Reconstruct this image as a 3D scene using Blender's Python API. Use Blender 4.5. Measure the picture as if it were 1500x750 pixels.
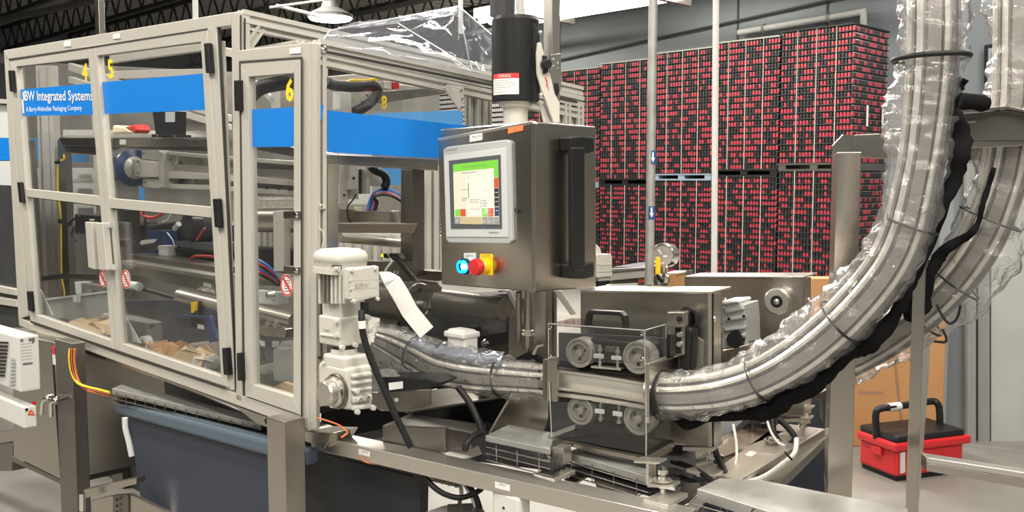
import bpy, math, random
from mathutils import Vector as V, Matrix
random.seed(7)
S = bpy.context.scene
for o in list(bpy.data.objects): bpy.data.objects.remove(o)

# ---------------------------------------------------------------- camera
FPX = 1400.0; EYE = 1.85; PITCH = math.atan(110/FPX)
cd = bpy.data.cameras.new('camera'); cam = bpy.data.objects.new('camera', cd)
S.collection.objects.link(cam); S.camera = cam
cam.location = (0, 0, EYE); cam.rotation_euler = (math.pi/2-PITCH, 0, 0)
cd.sensor_width = 36; cd.lens = 36*FPX/1500; cd.clip_end = 200; cd.clip_start = 0.05
# ---------------------------------------------------------------- world, exposure
w = bpy.data.worlds.new('hall_air'); S.world = w; w.use_nodes = True
w.node_tree.nodes['Background'].inputs[0].default_value = (1.0, 0.95, 0.87, 1)
w.node_tree.nodes['Background'].inputs[1].default_value = 0.38
S.view_settings.view_transform = 'Standard'; S.view_settings.look = 'None'
S.view_settings.exposure = 0.55; S.view_settings.gamma = 1.0
S.view_settings.use_curve_mapping = False
S.cycles.transparent_max_bounces = 24
FILL_LIGHTS = [(-2.6, 0.4, 165), (0.9, 0.1, 165), (3.9, 1.0, 110), (-4.4, 4.6, 200), (0.2, 4.4, 170), (3.4, 5.2, 90),
         (-1.5, 9.5, 260), (4.4, 9.0, 330), (1.2, 12.0, 420), (-7.5, 9.5, 180), (-3.5, 15.0, 330), (7.0, 8.6, 240),
         (-3.4, -3.8, 190), (1.4, -4.2, 190), (5.6, -3.0, 120), (-8.5, 2.5, 190), (3.0, 16.2, 130), (-0.6, 19.2, 170), (5.9, 13.6, 60)]  # area lights added without fixtures to brighten the hall and back wall
FILL_Z = 5.2
FILL_COL = (1.0, 0.94, 0.84)
# ---------------------------------------------------------------- pixel <-> space
CP, SP = math.cos(PITCH), math.sin(PITCH)
EYEV = V((0, 0, EYE))
def ray(px, py):
    a = (px-750)/FPX; b = (375-py)/FPX
    return V((a, CP+b*SP, -SP+b*CP))
def P(px, py, Y):
    r = ray(px, py); return EYEV + r*(Y/r.y)
class Pl:
    """a plane in the hall, n pointing to the viewer's side"""
    def __init__(s, p, d=None, n=None):
        s.p = V(p)
        if n is None:
            n = V((-d[1], d[0], 0)); n.normalize()
        s.n = V(n)
        if s.n.dot(EYEV-s.p) < 0: s.n = -s.n
        s.d = V((d[0], d[1], 0)).normalized() if d else None
    def at(s, px, py, off=0.0):
        r = ray(px, py); q = s.p + s.n*off
        return EYEV + r*((q-EYEV).dot(s.n)/r.dot(s.n))
    def sh(s, off):
        q = Pl(s.p+s.n*off, n=s.n); q.d = s.d; return q
def Hz(z): return Pl((0, 0, z), n=(0, 0, 1))
# ---------------------------------------------------------------- materials
MATS = {}
def mat(name, col, rough=0.5, metal=0.0, noise=0.0, nscale=8, stretch=(1, 1, 1), bump=0.0, bscale=60, rvar=0.0, emit=None, es=0, coat=0):
    m = bpy.data.materials.new(name); m.use_nodes = True; nt = m.node_tree; b = nt.nodes['Principled BSDF']
    b.inputs['Base Color'].default_value = (*col, 1); b.inputs['Roughness'].default_value = rough; b.inputs['Metallic'].default_value = metal
    if coat: b.inputs['Coat Weight'].default_value = coat
    if emit: b.inputs['Emission Color'].default_value = (*emit, 1); b.inputs['Emission Strength'].default_value = es
    if noise or rvar or bump:
        tc = nt.nodes.new('ShaderNodeTexCoord'); mp = nt.nodes.new('ShaderNodeMapping'); mp.inputs['Scale'].default_value = stretch
        nt.links.new(tc.outputs['Object'], mp.inputs[0])
        nz = nt.nodes.new('ShaderNodeTexNoise'); nz.inputs['Scale'].default_value = nscale; nz.inputs['Detail'].default_value = 5
        nt.links.new(mp.outputs[0], nz.inputs['Vector'])
        if noise:
            mx = nt.nodes.new('ShaderNodeMix'); mx.data_type = 'RGBA'
            mx.inputs[6].default_value = (*[c*(1-noise) for c in col], 1); mx.inputs[7].default_value = (*[min(1, c*(1+noise)) for c in col], 1)
            nt.links.new(nz.outputs[0], mx.inputs[0]); nt.links.new(mx.outputs[2], b.inputs['Base Color'])
        if rvar:
            mr = nt.nodes.new('ShaderNodeMapRange'); mr.inputs[1].default_value = .3; mr.inputs[2].default_value = .7
            mr.inputs[3].default_value = max(.03, rough-rvar); mr.inputs[4].default_value = rough+rvar
            nt.links.new(nz.outputs[0], mr.inputs[0]); nt.links.new(mr.outputs[0], b.inputs['Roughness'])
        if bump:
            n2 = nt.nodes.new('ShaderNodeTexNoise'); n2.inputs['Scale'].default_value = bscale; n2.inputs['Detail'].default_value = 3
            nt.links.new(mp.outputs[0], n2.inputs['Vector'])
            bp = nt.nodes.new('ShaderNodeBump'); bp.inputs['Strength'].default_value = bump; bp.inputs['Distance'].default_value = .01
            nt.links.new(n2.outputs[0], bp.inputs['Height']); nt.links.new(bp.outputs[0], b.inputs['Normal'])
    MATS[name] = m; return m
def clear(name, tint=(.97, .98, .98), haze=0.0, hazecol=(.9, .92, .95), gl=1.0, rough=.03, bump=0.0, bscale=10, ior=1.45):
    m = bpy.data.materials.new(name); m.use_nodes = True; nt = m.node_tree; nt.nodes.clear(); N = nt.nodes.new; L = nt.links.new
    out = N('ShaderNodeOutputMaterial'); t = N('ShaderNodeBsdfTransparent'); t.inputs[0].default_value = (*tint, 1)
    g = N('ShaderNodeBsdfGlossy'); g.inputs['Roughness'].default_value = rough
    fr = N('ShaderNodeLayerWeight'); fr.inputs['Blend'].default_value = .5
    pw = N('ShaderNodeMath'); pw.operation = 'POWER'; pw.inputs[1].default_value = 4; L(fr.outputs['Facing'], pw.inputs[0])
    ad = N('ShaderNodeMath'); ad.operation = 'MULTIPLY_ADD'; ad.inputs[1].default_value = .95; ad.inputs[2].default_value = .035; L(pw.outputs[0], ad.inputs[0])
    mul = N('ShaderNodeMath'); mul.operation = 'MULTIPLY'; mul.inputs[1].default_value = gl; mul.use_clamp = True; L(ad.outputs[0], mul.inputs[0])
    mix = N('ShaderNodeMixShader'); L(mul.outputs[0], mix.inputs[0]); L(t.outputs[0], mix.inputs[1]); L(g.outputs[0], mix.inputs[2])
    last = mix
    if haze:
        d = N('ShaderNodeBsdfDiffuse'); d.inputs[0].default_value = (*hazecol, 1); tl = N('ShaderNodeBsdfTranslucent'); tl.inputs[0].default_value = (*hazecol, 1)
        a = N('ShaderNodeMixShader'); a.inputs[0].default_value = .5; L(d.outputs[0], a.inputs[1]); L(tl.outputs[0], a.inputs[2])
        h = N('ShaderNodeMixShader'); h.inputs[0].default_value = haze; L(mix.outputs[0], h.inputs[1]); L(a.outputs[0], h.inputs[2]); last = h
    if bump:
        tc = N('ShaderNodeTexCoord'); nz = N('ShaderNodeTexNoise'); nz.inputs['Scale'].default_value = bscale; nz.inputs['Detail'].default_value = 4; nz.inputs['Distortion'].default_value = 1.2
        L(tc.outputs['Object'], nz.inputs['Vector']); bp = N('ShaderNodeBump'); bp.inputs['Strength'].default_value = bump; bp.inputs['Distance'].default_value = .03
        L(nz.outputs[0], bp.inputs['Height']); L(bp.outputs[0], g.inputs['Normal']); L(bp.outputs[0], fr.inputs['Normal'])
    L(last.outputs[0], out.inputs[0]); MATS[name] = m; return m
alu = mat('anodised aluminium', (.52, .50, .452), .42, .25, noise=.03, nscale=6)
alu_d = mat('aluminium gap shade', (.03, .029, .027), .6)  # near black, puts the shade of slots and door gaps into the colour
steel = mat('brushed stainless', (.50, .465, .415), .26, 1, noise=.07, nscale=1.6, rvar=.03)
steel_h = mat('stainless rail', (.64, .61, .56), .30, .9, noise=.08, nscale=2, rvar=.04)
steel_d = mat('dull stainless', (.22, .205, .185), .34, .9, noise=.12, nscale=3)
galv = mat('galvanised sheet', (.42, .42, .40), .48, .7, noise=.16, nscale=22, rvar=.06)
chrome = mat('polished steel', (.80, .78, .74), .12, 1)
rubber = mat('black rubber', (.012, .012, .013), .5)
blackp = mat('black plastic', (.012, .012, .013), .42)
felt = mat('black cloth', (.006, .006, .007), .8)
for m_, sp_ in ((felt, .1), (rubber, .3), (blackp, .3)): m_.node_tree.nodes['Principled BSDF'].inputs['Specular IOR Level'].default_value = sp_
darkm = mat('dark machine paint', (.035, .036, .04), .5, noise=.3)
cream = mat('cream machine paint', (.52, .505, .455), .38, noise=.02)
whitep = mat('white plastic', (.62, .61, .585), .4)
paper = mat('white sticker', (.72, .72, .70), .5)
printm = mat('grey print', (.12, .12, .13), .6)
printl = mat('pale print', (.75, .86, .95), .6)
blue = mat('blue vinyl', (.0, .18, .62), .45)
blue_l = mat('light blue vinyl', (.06, .25, .55), .45)
navy = mat('navy anodised', (.02, .04, .12), .35)
binblue = mat('blue grey bin plastic', (.028, .036, .056), .5, noise=.12, nscale=3)
binrim = mat('bin rim plastic', (.075, .105, .14), .45)
red = mat('red plastic', (.55, .02, .025), .35)
redd = mat('red print', (.62, .03, .03), .5)
orange = mat('orange sticker', (.85, .20, .05), .6)
yellow = mat('yellow plastic', (.85, .55, .01), .45)
ynum = mat('yellow vinyl', (.90, .60, .02), .5)
blued = mat('blue hose', (.02, .14, .45), .4)
redh = mat('red hose', (.50, .04, .03), .4)
orangec = mat('orange cable', (.60, .16, .05), .5)
whitec = mat('white cable', (.75, .74, .70), .45)
greyp = mat('grey bezel plastic', (.42, .44, .44), .4)
greyl = mat('light bezel plastic', (.56, .58, .58), .4)
greyd = mat('dark bezel glass', (.09, .10, .115), .3)
cardb = mat('brown cardboard', (.42, .22, .09), .8, noise=.10, nscale=4)
wallm = mat('grey wall paint', (.16, .18, .195), .6, noise=.10, nscale=.8)
wallr = mat('pale grey door panel', (.40, .41, .39), .6, noise=.16, nscale=3)
jambm = mat('wall steel column', (.27, .275, .27), .5, .2, noise=.1)
floorm = mat('worn concrete', (.20, .19, .172), .5, noise=.35, nscale=2.5, rvar=.1)
ceilm = mat('dark roof deck', (.30, .30, .28), .7, noise=.2, nscale=2)
joistm = mat('dark joist paint', (.028, .027, .026), .6)
pipem = mat('painted pipe', (.48, .48, .46), .5)
woodp = mat('raw cardboard scrap', (.60, .45, .30), .8, noise=.2, nscale=30)
canr = mat('red can print', (.36, .045, .065), .35, .3, noise=.35, nscale=30)
cank = mat('black can print', (.022, .021, .024), .35, .2, noise=.8, nscale=60)
canw = mat('white can print', (.55, .52, .54), .35, .3, noise=.35, nscale=40)
sheetm = mat('black tier sheet', (.008, .008, .009), .6)
strapm = mat('pale strapping', (.36, .36, .32), .5)
palb = mat('blue grey pallet', (.20, .26, .33), .6)
gauge_f = mat('gauge face', (.35, .33, .30), .3, noise=.3, nscale=20)
lamp_on = mat('lit lamp', (.9, .9, .9), .4, emit=(1, .96, .9), es=15)
tube_on = mat('lit tube', (.9, .9, .9), .4, emit=(1, .97, .93), es=8)
led_b = mat('lit blue lens', (.0, .2, .8), .2, emit=(.0, .30, 1.0), es=2.2)
led_c = mat('lit blue core', (.2, .8, 1), .2, emit=(.15, .85, 1.0), es=3)
def scr(name, c, k=1.0): return mat(name, (.02, .02, .02), .3, emit=c, es=k*.68)
sc_cream = scr('screen cream', (1, .93, .66), .95); sc_pale = scr('screen pale', (1, .98, .80), .97); sc_green = scr('screen green', (.26, .80, .06), .95)
sc_red = scr('screen red', (.85, .10, .03)); sc_dark = scr('screen dark', (.04, .035, .035)); sc_tan = scr('screen tan', (.72, .58, .30))
sc_grey = scr('screen grey', (.38, .36, .32)); sc_blue = scr('screen blue', (.04, .06, .16)); sc_line = scr('screen line', (.25, .20, .12)); sc_txt = scr('screen text', (.7, .65, .6))
glass = clear('clear panel', tint=(.93, .935, .93), haze=.005, gl=.9)
acryl = clear('clear acrylic guard', tint=(.86, .86, .85), haze=.015, gl=.9)
film = clear('clear film', tint=(.93, .94, .96), haze=.06, hazecol=(.8, .82, .9), gl=.4, rough=.05, bump=.2, bscale=3)
bag = clear('clear bag film', tint=(.985, .985, .99), haze=.09, hazecol=(.95, .95, .95), gl=2.0, rough=.10, bump=1.0, bscale=14)
tank = clear('milky tank', tint=(.8, .8, .78), haze=.55, hazecol=(.7, .72, .7), gl=1)

# ---------------------------------------------------------------- mesh builder
def catmull(pts, k=6):
    pts = [V(p) for p in pts]
    if len(pts) < 3: return pts
    q = [pts[0]*2-pts[1]]+pts+[pts[-1]*2-pts[-2]]; out = []
    for i in range(1, len(q)-2):
        a, b, c, d = q[i-1], q[i], q[i+1], q[i+2]
        for j in range(k):
            t = j/k
            out.append(.5*((2*b)+(c-a)*t+(2*a-5*b+4*c-d)*t*t+(3*b-a-3*c+d)*t**3))
    out.append(pts[-1]); return out
OFF = {}
def perp(d):
    d = d.normalized(); a = V((0, 0, 1)) if abs(d.z) < .9 else V((1, 0, 0))
    x = d.cross(a).normalized(); return x, x.cross(d).normalized()
class MB:
    def __init__(s): s.v = []; s.f = []; s.m = []; s.s = []
    def add(s, vs, fs, mi=0, sm=False):
        n = len(s.v); s.v += [V(v) for v in vs]
        for f in fs: s.f.append([i+n for i in f]); s.m.append(mi); s.s.append(sm)
        return s
    def prism(s, poly, vec, mi=0):
        poly = [V(p) for p in poly]; n = len(poly); vec = V(vec)
        a = V((0, 0, 0))
        for i in range(n): a += poly[i].cross(poly[(i+1) % n])
        if a.dot(vec) > 0: poly = poly[::-1]
        vs = poly+[p+vec for p in poly]
        fs = [list(range(n)), [n+i for i in range(n)][::-1]]+[[i, n+i, n+(i+1) % n, (i+1) % n] for i in range(n)]
        return s.add(vs, fs, mi)
    def slab(s, pl, px, th, off=0, mi=0):
        return s.prism([pl.at(x, y, off) for x, y in px], pl.n*(-th), mi)
    def rect(s, pl, x0, y0, x1, y1, th, off=0, mi=0): return s.slab(pl, [(x0, y0), (x1, y0), (x1, y1), (x0, y1)], th, off, mi)
    def box(s, c, a, b, h, mi=0):
        c = V(c); a = V(a); b = V(b); h = V(h)
        return s.prism([c-a-b-h, c+a-b-h, c+a+b-h, c-a+b-h], h*2, mi)
    def sec(s, pts, section, side, mi=0, sm=False, caps=True, scale=None):
        """sweep a closed section (x along side, y along tangent x side) along pts"""
        pts = [V(p) for p in pts]; n = len(section); rings = []
        for i, p in enumerate(pts):
            t = (pts[min(i+1, len(pts)-1)]-pts[max(i-1, 0)]).normalized()
            sd = V(side); sd = (sd-t*sd.dot(t)).normalized(); up = t.cross(sd).normalized(); k = scale[i] if scale else 1
            sc_ = section(i) if callable(section) else section
            rings.append([p+sd*x*k+up*y*k for x, y in sc_]); n = len(sc_)
        vs = [v for r in rings for v in r]; fs = []
        for i in range(len(pts)-1):
            for j in range(n):
                fs.append([i*n+j, i*n+(j+1) % n, (i+1)*n+(j+1) % n, (i+1)*n+j])
        k0 = len(s.m); s.add(vs, fs, 0 if isinstance(mi, list) else mi, sm)
        if isinstance(mi, list):
            for q in range(len(fs)): s.m[k0+q] = mi[q % n]
            mi = 0
        if caps: s.add(rings[0], [list(range(n))[::-1]], mi); s.add(rings[-1], [list(range(n))], mi)
        return s
    def bar(s, p0, p1, w, h, side=(0, 0, 1), mi=0):
        return s.sec([p0, p1], [(-w/2, -h/2), (w/2, -h/2), (w/2, h/2), (-w/2, h/2)], side, mi)
    def extr(s, p0, p1, w, side=(0, 0, 1), mi=0, h=None):
        """slotted profile bar"""
        h = h or w; a = w/2; b = h/2; g = .006; d = .010; q = []
        q += [(-a, -b), (-g, -b), (-g, -b+d), (g, -b+d), (g, -b), (a, -b), (a, -g), (a-d, -g), (a-d, g), (a, g), (a, b), (g, b), (g, b-d), (-g, b-d), (-g, b), (-a, b), (-a, g), (-a+d, g), (-a+d, -g), (-a, -g)]
        return s.sec([p0, p1], q, side, mi)
    def tube(s, pts, r, n=8, k=5, mi=0, caps=True):
        pts = catmull(pts, k) if k else [V(p) for p in pts]
        x, y = perp(pts[1]-pts[0])
        sec_ = [(r*math.cos(2*math.pi*i/n), r*math.sin(2*math.pi*i/n)) for i in range(n)]
        rings = []
        for i, p in enumerate(pts):
            t = (pts[min(i+1, len(pts)-1)]-pts[max(i-1, 0)]).normalized()
            x = (x-t*x.dot(t))
            if x.length < 1e-5: x = perp(t)[0]
            x.normalize(); y = t.cross(x)
            rings.append([p+x*a+y*b for a, b in sec_])
        vs = [v for r_ in rings for v in r_]; fs = []
        for i in range(len(pts)-1):
            for j in range(n): fs.append([i*n+j, i*n+(j+1) % n, (i+1)*n+(j+1) % n, (i+1)*n+j])
        s.add(vs, fs, mi, True)
        if caps: s.add(rings[0], [list(range(n))[::-1]], mi); s.add(rings[-1], [list(range(n))], mi)
        return s
    def cyl(s, p0, p1, r, n=20, mi=0): return s.tube([p0, p1], r, n, 0, mi)
    def lathe(s, c, ax, prof, n=24, mi=0, sm=True):
        """prof: list of (radius, distance along ax); corners are kept sharp when steep"""
        c = V(c); ax = V(ax).normalized(); x, y = perp(ax)
        ring = lambda r, h: [c+ax*h+x*r*math.cos(2*math.pi*i/n)+y*r*math.sin(2*math.pi*i/n) for i in range(n)]
        for (r0, h0), (r1, h1) in zip(prof, prof[1:]):
            if abs(r0) < 1e-6 and abs(r1) < 1e-6: continue
            a = ring(max(r0, 1e-4), h0); b = ring(max(r1, 1e-4), h1)
            s.add(a+b, [[i, n+i, n+(i+1) % n, (i+1) % n][::-1] for i in range(n)], mi, abs(h1-h0) > 1e-6)
        return s
    def ring(s, c, ax, r0, r1, h, n=28, mi=0):
        return s.lathe(c, ax, [(r0, 0), (r1, 0), (r1, h), (r0, h), (r0, 0)], n, mi)
    def cbox(s, xc, xl, xr, yt, yb, Y, dl=None, dr=None, mi=0, wl=None, wr=None):
        """box with its near vertical edge at pixel column xc, depth Y; the left face runs to xl, the right one to xr"""
        s.prism(*cboxg(xc, xl, xr, yt, yb, Y, dl, dr, wl, wr), mi); return s
    def build(s, name, mats, parent=None, bev=0.0, kind=None, seg=2):
        me = bpy.data.meshes.new(name); 
        if parent is not None: off = OFF[parent.name]
        else:
            mn = V((min(v.x for v in s.v), min(v.y for v in s.v), min(v.z for v in s.v))); mx = V((max(v.x for v in s.v), max(v.y for v in s.v), max(v.z for v in s.v)))
            off = V(((mn.x+mx.x)/2, (mn.y+mx.y)/2, mn.z))
        me.from_pydata([tuple(v-off) for v in s.v], [], s.f)
        mats = mats if isinstance(mats, (list, tuple)) else [mats]
        for m_ in mats: me.materials.append(m_)
        me.polygons.foreach_set('material_index', s.m); me.polygons.foreach_set('use_smooth', s.s); me.update()
        o = bpy.data.objects.new(name, me); S.collection.objects.link(o)
        if parent is not None: o.parent = parent
        else: o.location = off
        OFF[o.name] = off
        if bev:
            b = o.modifiers.new('bevel', 'BEVEL'); b.width = bev; b.segments = seg; b.limit_method = 'ANGLE'; b.angle_limit = math.radians(50)
        if kind: o['kind'] = kind
        return o
U = V((-1.071, 1, 0)).normalized(); W_ = V((.964, 1, 0)).normalized()      # the machine's two horizontal directions
def along(p, d, px):
    """distance t so that p + d t shows at pixel column px"""
    k = (px-750)/FPX; q = V(p)-EYEV
    # x = k*(y*CP - z*SP)
    f = lambda v: v.x-k*(v.y*CP-v.z*SP)
    return -f(q)/f(V(d))
def cboxg(xc, xl, xr, yt, yb, Y, dl=None, dr=None, wl=None, wr=None):
    dl = V(dl or U); dr = V(dr or W_); t = P(xc, yt, Y); b = P(xc, yb, Y); b.x = t.x
    tl = wl if wl is not None else along(t, dl, xl); tr = wr if wr is not None else along(t, dr, xr)
    return [t, t+dl*tl, t+dl*tl+dr*tr, t+dr*tr], V((0, 0, b.z-t.z))
def tag(o, label=None, cat=None, group=None, kind=None):
    if label: o['label'] = label
    if cat: o['category'] = cat
    if group: o['group'] = group
    if kind: o['kind'] = kind
    return o
def thing(name, label, cat, loc, group=None):
    o = bpy.data.objects.new(name, None); S.collection.objects.link(o); o.empty_display_size = .1
    o.location = V(loc); OFF[o.name] = V(loc); return tag(o, label, cat, group)
def bil(q, u, v):
    a, b, c, d = q; return (a*(1-u)+b*u)*(1-v)+(d*(1-u)+c*u)*v
def text(name, body, pl, quad, m, parent, off=.001, label=None, pad=0, bold=0.0):
    """lettering laid into a quad (tl, tr, br, bl) given on a plane"""
    cu = bpy.data.curves.new('lettering', 'FONT'); cu.body = body; cu.resolution_u = 2; cu.offset = bold
    ob = bpy.data.objects.new('lettering', cu); S.collection.objects.link(ob); dg = bpy.context.evaluated_depsgraph_get()
    me = bpy.data.meshes.new_from_object(ob.evaluated_get(dg)); bpy.data.objects.remove(ob)
    xs = [v.co.x for v in me.vertices]; ys = [v.co.y for v in me.vertices]
    x0, x1, y0, y1 = min(xs), max(xs), min(ys), max(ys); q = [pl.at(x, y, off) for x, y in quad]
    mb = MB(); mb.add([bil(q, (v.co.x-x0)/(x1-x0), 1-(v.co.y-y0)/(y1-y0)) for v in me.vertices], [list(p.vertices) for p in me.polygons])
    bpy.data.meshes.remove(me)
    o = mb.build(name, m, parent)
    if label: o['label'] = label
    return o
FL = Pl(P(450, 400, 3.10), d=(-1.071, 1))      # the long front of the guarding
EN = Pl(P(462, 400, 3.10), d=(.964, 1))        # its short end
WD = V((-.846, .55, 0)).normalized(); WP = V((.55, .846, 0)).normalized()   # the track conveyor's directions
DR = Pl(P(880, 560, 2.75), d=(-.846, .55))     # front plane of the drive unit
def cable(name, pts, r, m, label, cat='cable', group=None, n=8, parent=None):
    o = MB().tube([P(*p) for p in pts], r, n).build(name, m, parent)
    if parent is None: tag(o, label, cat, group)
    elif label: o['label'] = label
    return o
# ================================================================ the setting
mb = MB(); mb.box((0, 12, -.05), (26, 0, 0), (0, 26, 0), (0, 0, .05)); tag(mb.build('floor', floorm), kind='structure')
CEIL = 5.6
UC = V((-.993, 1, 0)).normalized(); VC = V((1, .993, 0)).normalized()
C0 = P(1245, 300, 13.5); C0.z = 0                       # near corner of the stacked cans
BW = C0+VC*2.2
mb = MB(); mb.prism([BW-UC*16, BW+UC*34, BW+UC*34+V((0, 0, CEIL)), BW-UC*16+V((0, 0, CEIL))], VC*.25)
bw = tag(mb.build('wall_back', wallm), kind='structure')
BWP = Pl(BW, d=tuple(UC)[:2])
mb = MB(); mb.box((0, 12, CEIL+.05), (34, 0, 0), (0, 34, 0), (0, 0, .05)); tag(mb.build('ceiling', ceilm), kind='structure')
# wall at the right with a steel door panel and its column
RW = Pl((0, 6.9, 0), d=(1, -.05))
x0 = RW.at(1393, 400); x1 = V((9.0, 6.45, 0)); 
mb = MB(); a = V((x0.x, x0.y, 0)); mb.prism([a, x1, x1+V((0, 0, CEIL)), a+V((0, 0, CEIL))], (0, .2, 0)); wr = tag(mb.build('wall_right', wallm), kind='structure')
def fy(px, py, d=0): return (px, py)
mb = MB(); mb.slab(RW, [(1452, 240), (1640, 232), (1640, 684), (1452, 664)], .03, .03); o = mb.build('door_1', wallr); tag(o, kind='structure')
mb = MB(); mb.slab(RW, [(1418, 240), (1430, 240), (1430, 661), (1418, 660)], .08, .09); mb.slab(RW, [(1433, 240), (1450, 240), (1450, 664), (1433, 662)], .05, .05); tag(mb.build('trim_1', jambm, bev=.004), kind='structure')
mb = MB(); mb.box(C0+UC*19+VC*-4+V((0, 0, CEIL/2)), UC*.1, VC*9, (0, 0, CEIL/2)); tag(mb.build('wall_left', wallm), kind='structure')
for nm, p, q_, dp in (('wall_front', (-24, -8, 0), (9.2, -8, 0), (0, -.2, 0)), ('wall_side', (9.0, -8, 0), (9.0, 6.6, 0), (.2, 0, 0)), ('wall_far_side', (-24, -8, 0), (-24, 22, 0), (-.2, 0, 0))):
    p = V(p); q_ = V(q_); z_ = V((0, 0, CEIL)); tag(MB().prism([p, q_, q_+z_, p+z_], dp).build(nm, wallm), kind='structure')
# wall seams, conduits
mb = MB(); mb.cyl(BWP.at(600, 136, .06), BWP.at(1300, -18, .06), .022, 8); tag(mb.build('wall_cable', joistm), 'thin dark cable running along the grey back wall above the can stacks', 'cable')
t = thing('wall_pipe', 'pale grey pipe bent at a right angle on the wall above the tallest can stack', 'pipe', BWP.at(1265, 60, .15))
mb = MB(); mb.tube([BWP.at(1082, 48, .15), BWP.at(1250, 20, .15), BWP.at(1263, 18, .15), BWP.at(1265, 26, .15), BWP.at(1265, 90, .15)], .055, 12, 6); mb.build('pipe_run', pipem, t)
mb = MB()
for a, b in ((1120, 41.7), (1215, 26)): mb.ring(BWP.at(a, b, .15), UC, .055, .08, .04, 14)
mb.build('pipe_clamp', jambm, t)
for i in range(7):
    p = BWP.at(560+i*130, 100); q = V((p.x, p.y, 0)); mb = MB(); mb.box(q-VC*.01+V((0, 0, CEIL/2)), UC*.015, VC*.01, (0, 0, CEIL/2)); mb.build('wall_joint', joistm, bw)
# ---------------------------------------------------------------- roof: joists, bridging, lamps, added fill lights
def joist(k):
    base = V((-5.2, 9.6, 0))+VC*(k*1.55)
    t = thing('roof_joist', 'dark open web roof joist, number %s back from the machine' % ['nearest', 'second', 'third', 'fourth', 'fifth', 'sixth', 'seventh', 'eighth', 'ninth', 'tenth', 'eleventh'][k], 'roof joist', base+V((0, 0, 4.95)), 'roof joists under the dark deck')
    t['label'] = 'dark open web roof joist, the %s counted from the machine side' % ['nearest', 'second', 'third', 'fourth', 'fifth', 'sixth', 'seventh', 'eighth', 'ninth', 'tenth', 'eleventh'][k]
    L0, L1 = -9, 16
    for z in (4.98, 5.5):
        MB().bar(base+UC*L0+V((0, 0, z)), base+UC*L1+V((0, 0, z)), .07, .09).build('chord', joistm, t)
    mb = MB(); n = 44; st = (L1-L0)/n
    for i in range(n):
        a = base+UC*(L0+i*st); b = base+UC*(L0+(i+.5)*st); c = base+UC*(L0+(i+1)*st)
        mb.bar(a+V((0, 0, 4.98)), b+V((0, 0, 5.5)), .03, .03); mb.bar(b+V((0, 0, 5.5)), c+V((0, 0, 4.98)), .03, .03)
    mb.build('web', joistm, t, kind='stuff')
for k in range(8): joist(k)
mb = MB()
for i in range(120):
    c = C0-VC*3+UC*(-8+i*.3)+V((0, 0, 5.56)); mb.box(c, UC*.06, VC*9, (0, 0, .03))
tag(mb.build('ceiling', ceilm), kind='structure')
for i, (p0, p1, r, lab) in enumerate([((0, 30, 15), (330, -40, 13), .05, 'dark sprinkler pipe crossing under the joists at upper left'), ((0, 85, 18), (75, 100, 17), .09, 'pale duct under the roof at the far left'),
        ((395, 11, 9), (690, -30, 11), .012, 'thin bright hanger wire above the round lamp'), ((405, 8, 11), (470, 24, 11), .02, 'slender steel arm of the round lamp')]):
    tag(MB().cyl(P(*p0), P(*p1), r, 10).build('roof_pipe' if i < 2 else 'hanger_wire', joistm if i == 0 else pipem), lab, 'pipe' if i < 2 else 'wire')
c = P(484, 29, 15.5)
t = thing('high_bay_lamp', 'bright round lamp hanging under the dark roof above the plastic cover', 'lamp', c)
MB().lathe(c, (0, 0, 1), [(.0, 0), (.32, 0), (.34, .03), (.0, .03)], 28).build('lens', lamp_on, t)
MB().lathe(c+V((0, 0, .03)), (0, 0, 1), [(.36, 0), (.36, .05), (.15, .16), (.10, .3), (0, .3)], 28).build('housing', joistm, t)
MB().cyl(c+V((0, 0, .3)), V((c.x, c.y, CEIL)), .012, 6).build('hanger', joistm, t)
c = P(890, 4, 9.0)
t = thing('strip_light', 'long bright fluorescent strip light above the can stacks', 'lamp', c)
MB().box(c+UC*.15+V((0, 0, .06)), UC*1.4, VC*.26, (0, 0, .05)).build('housing', whitep, t)
for k in (-.2, -.07, .07, .2): MB().cyl(c-UC*1.2+VC*k, c+UC*1.5+VC*k, .04, 10).build('lamp_tube', tube_on, t)
for k in (-.65, .75):
    MB().box(c+UC*k-V((0, 0, .04)), UC*.03, VC*.36, (0, 0, .03)).build('cross_bracket', steel_d, t)
    MB().cyl(c+UC*k+V((0, 0, .1)), V((c.x, c.y, CEIL))+UC*k, .01, 6).build('hanger', joistm, t)
for i, (x, y, e) in enumerate(FILL_LIGHTS):
    l = bpy.data.lights.new('fill_light', 'AREA'); l.shape = 'RECTANGLE'; l.size = 2.4; l.size_y = .5; l.energy = e; l.color = FILL_COL
    o = bpy.data.objects.new('fill_light', l); S.collection.objects.link(o); o.location = (x, y, FILL_Z); o.rotation_euler = (0, 0, math.radians(-45))
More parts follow.
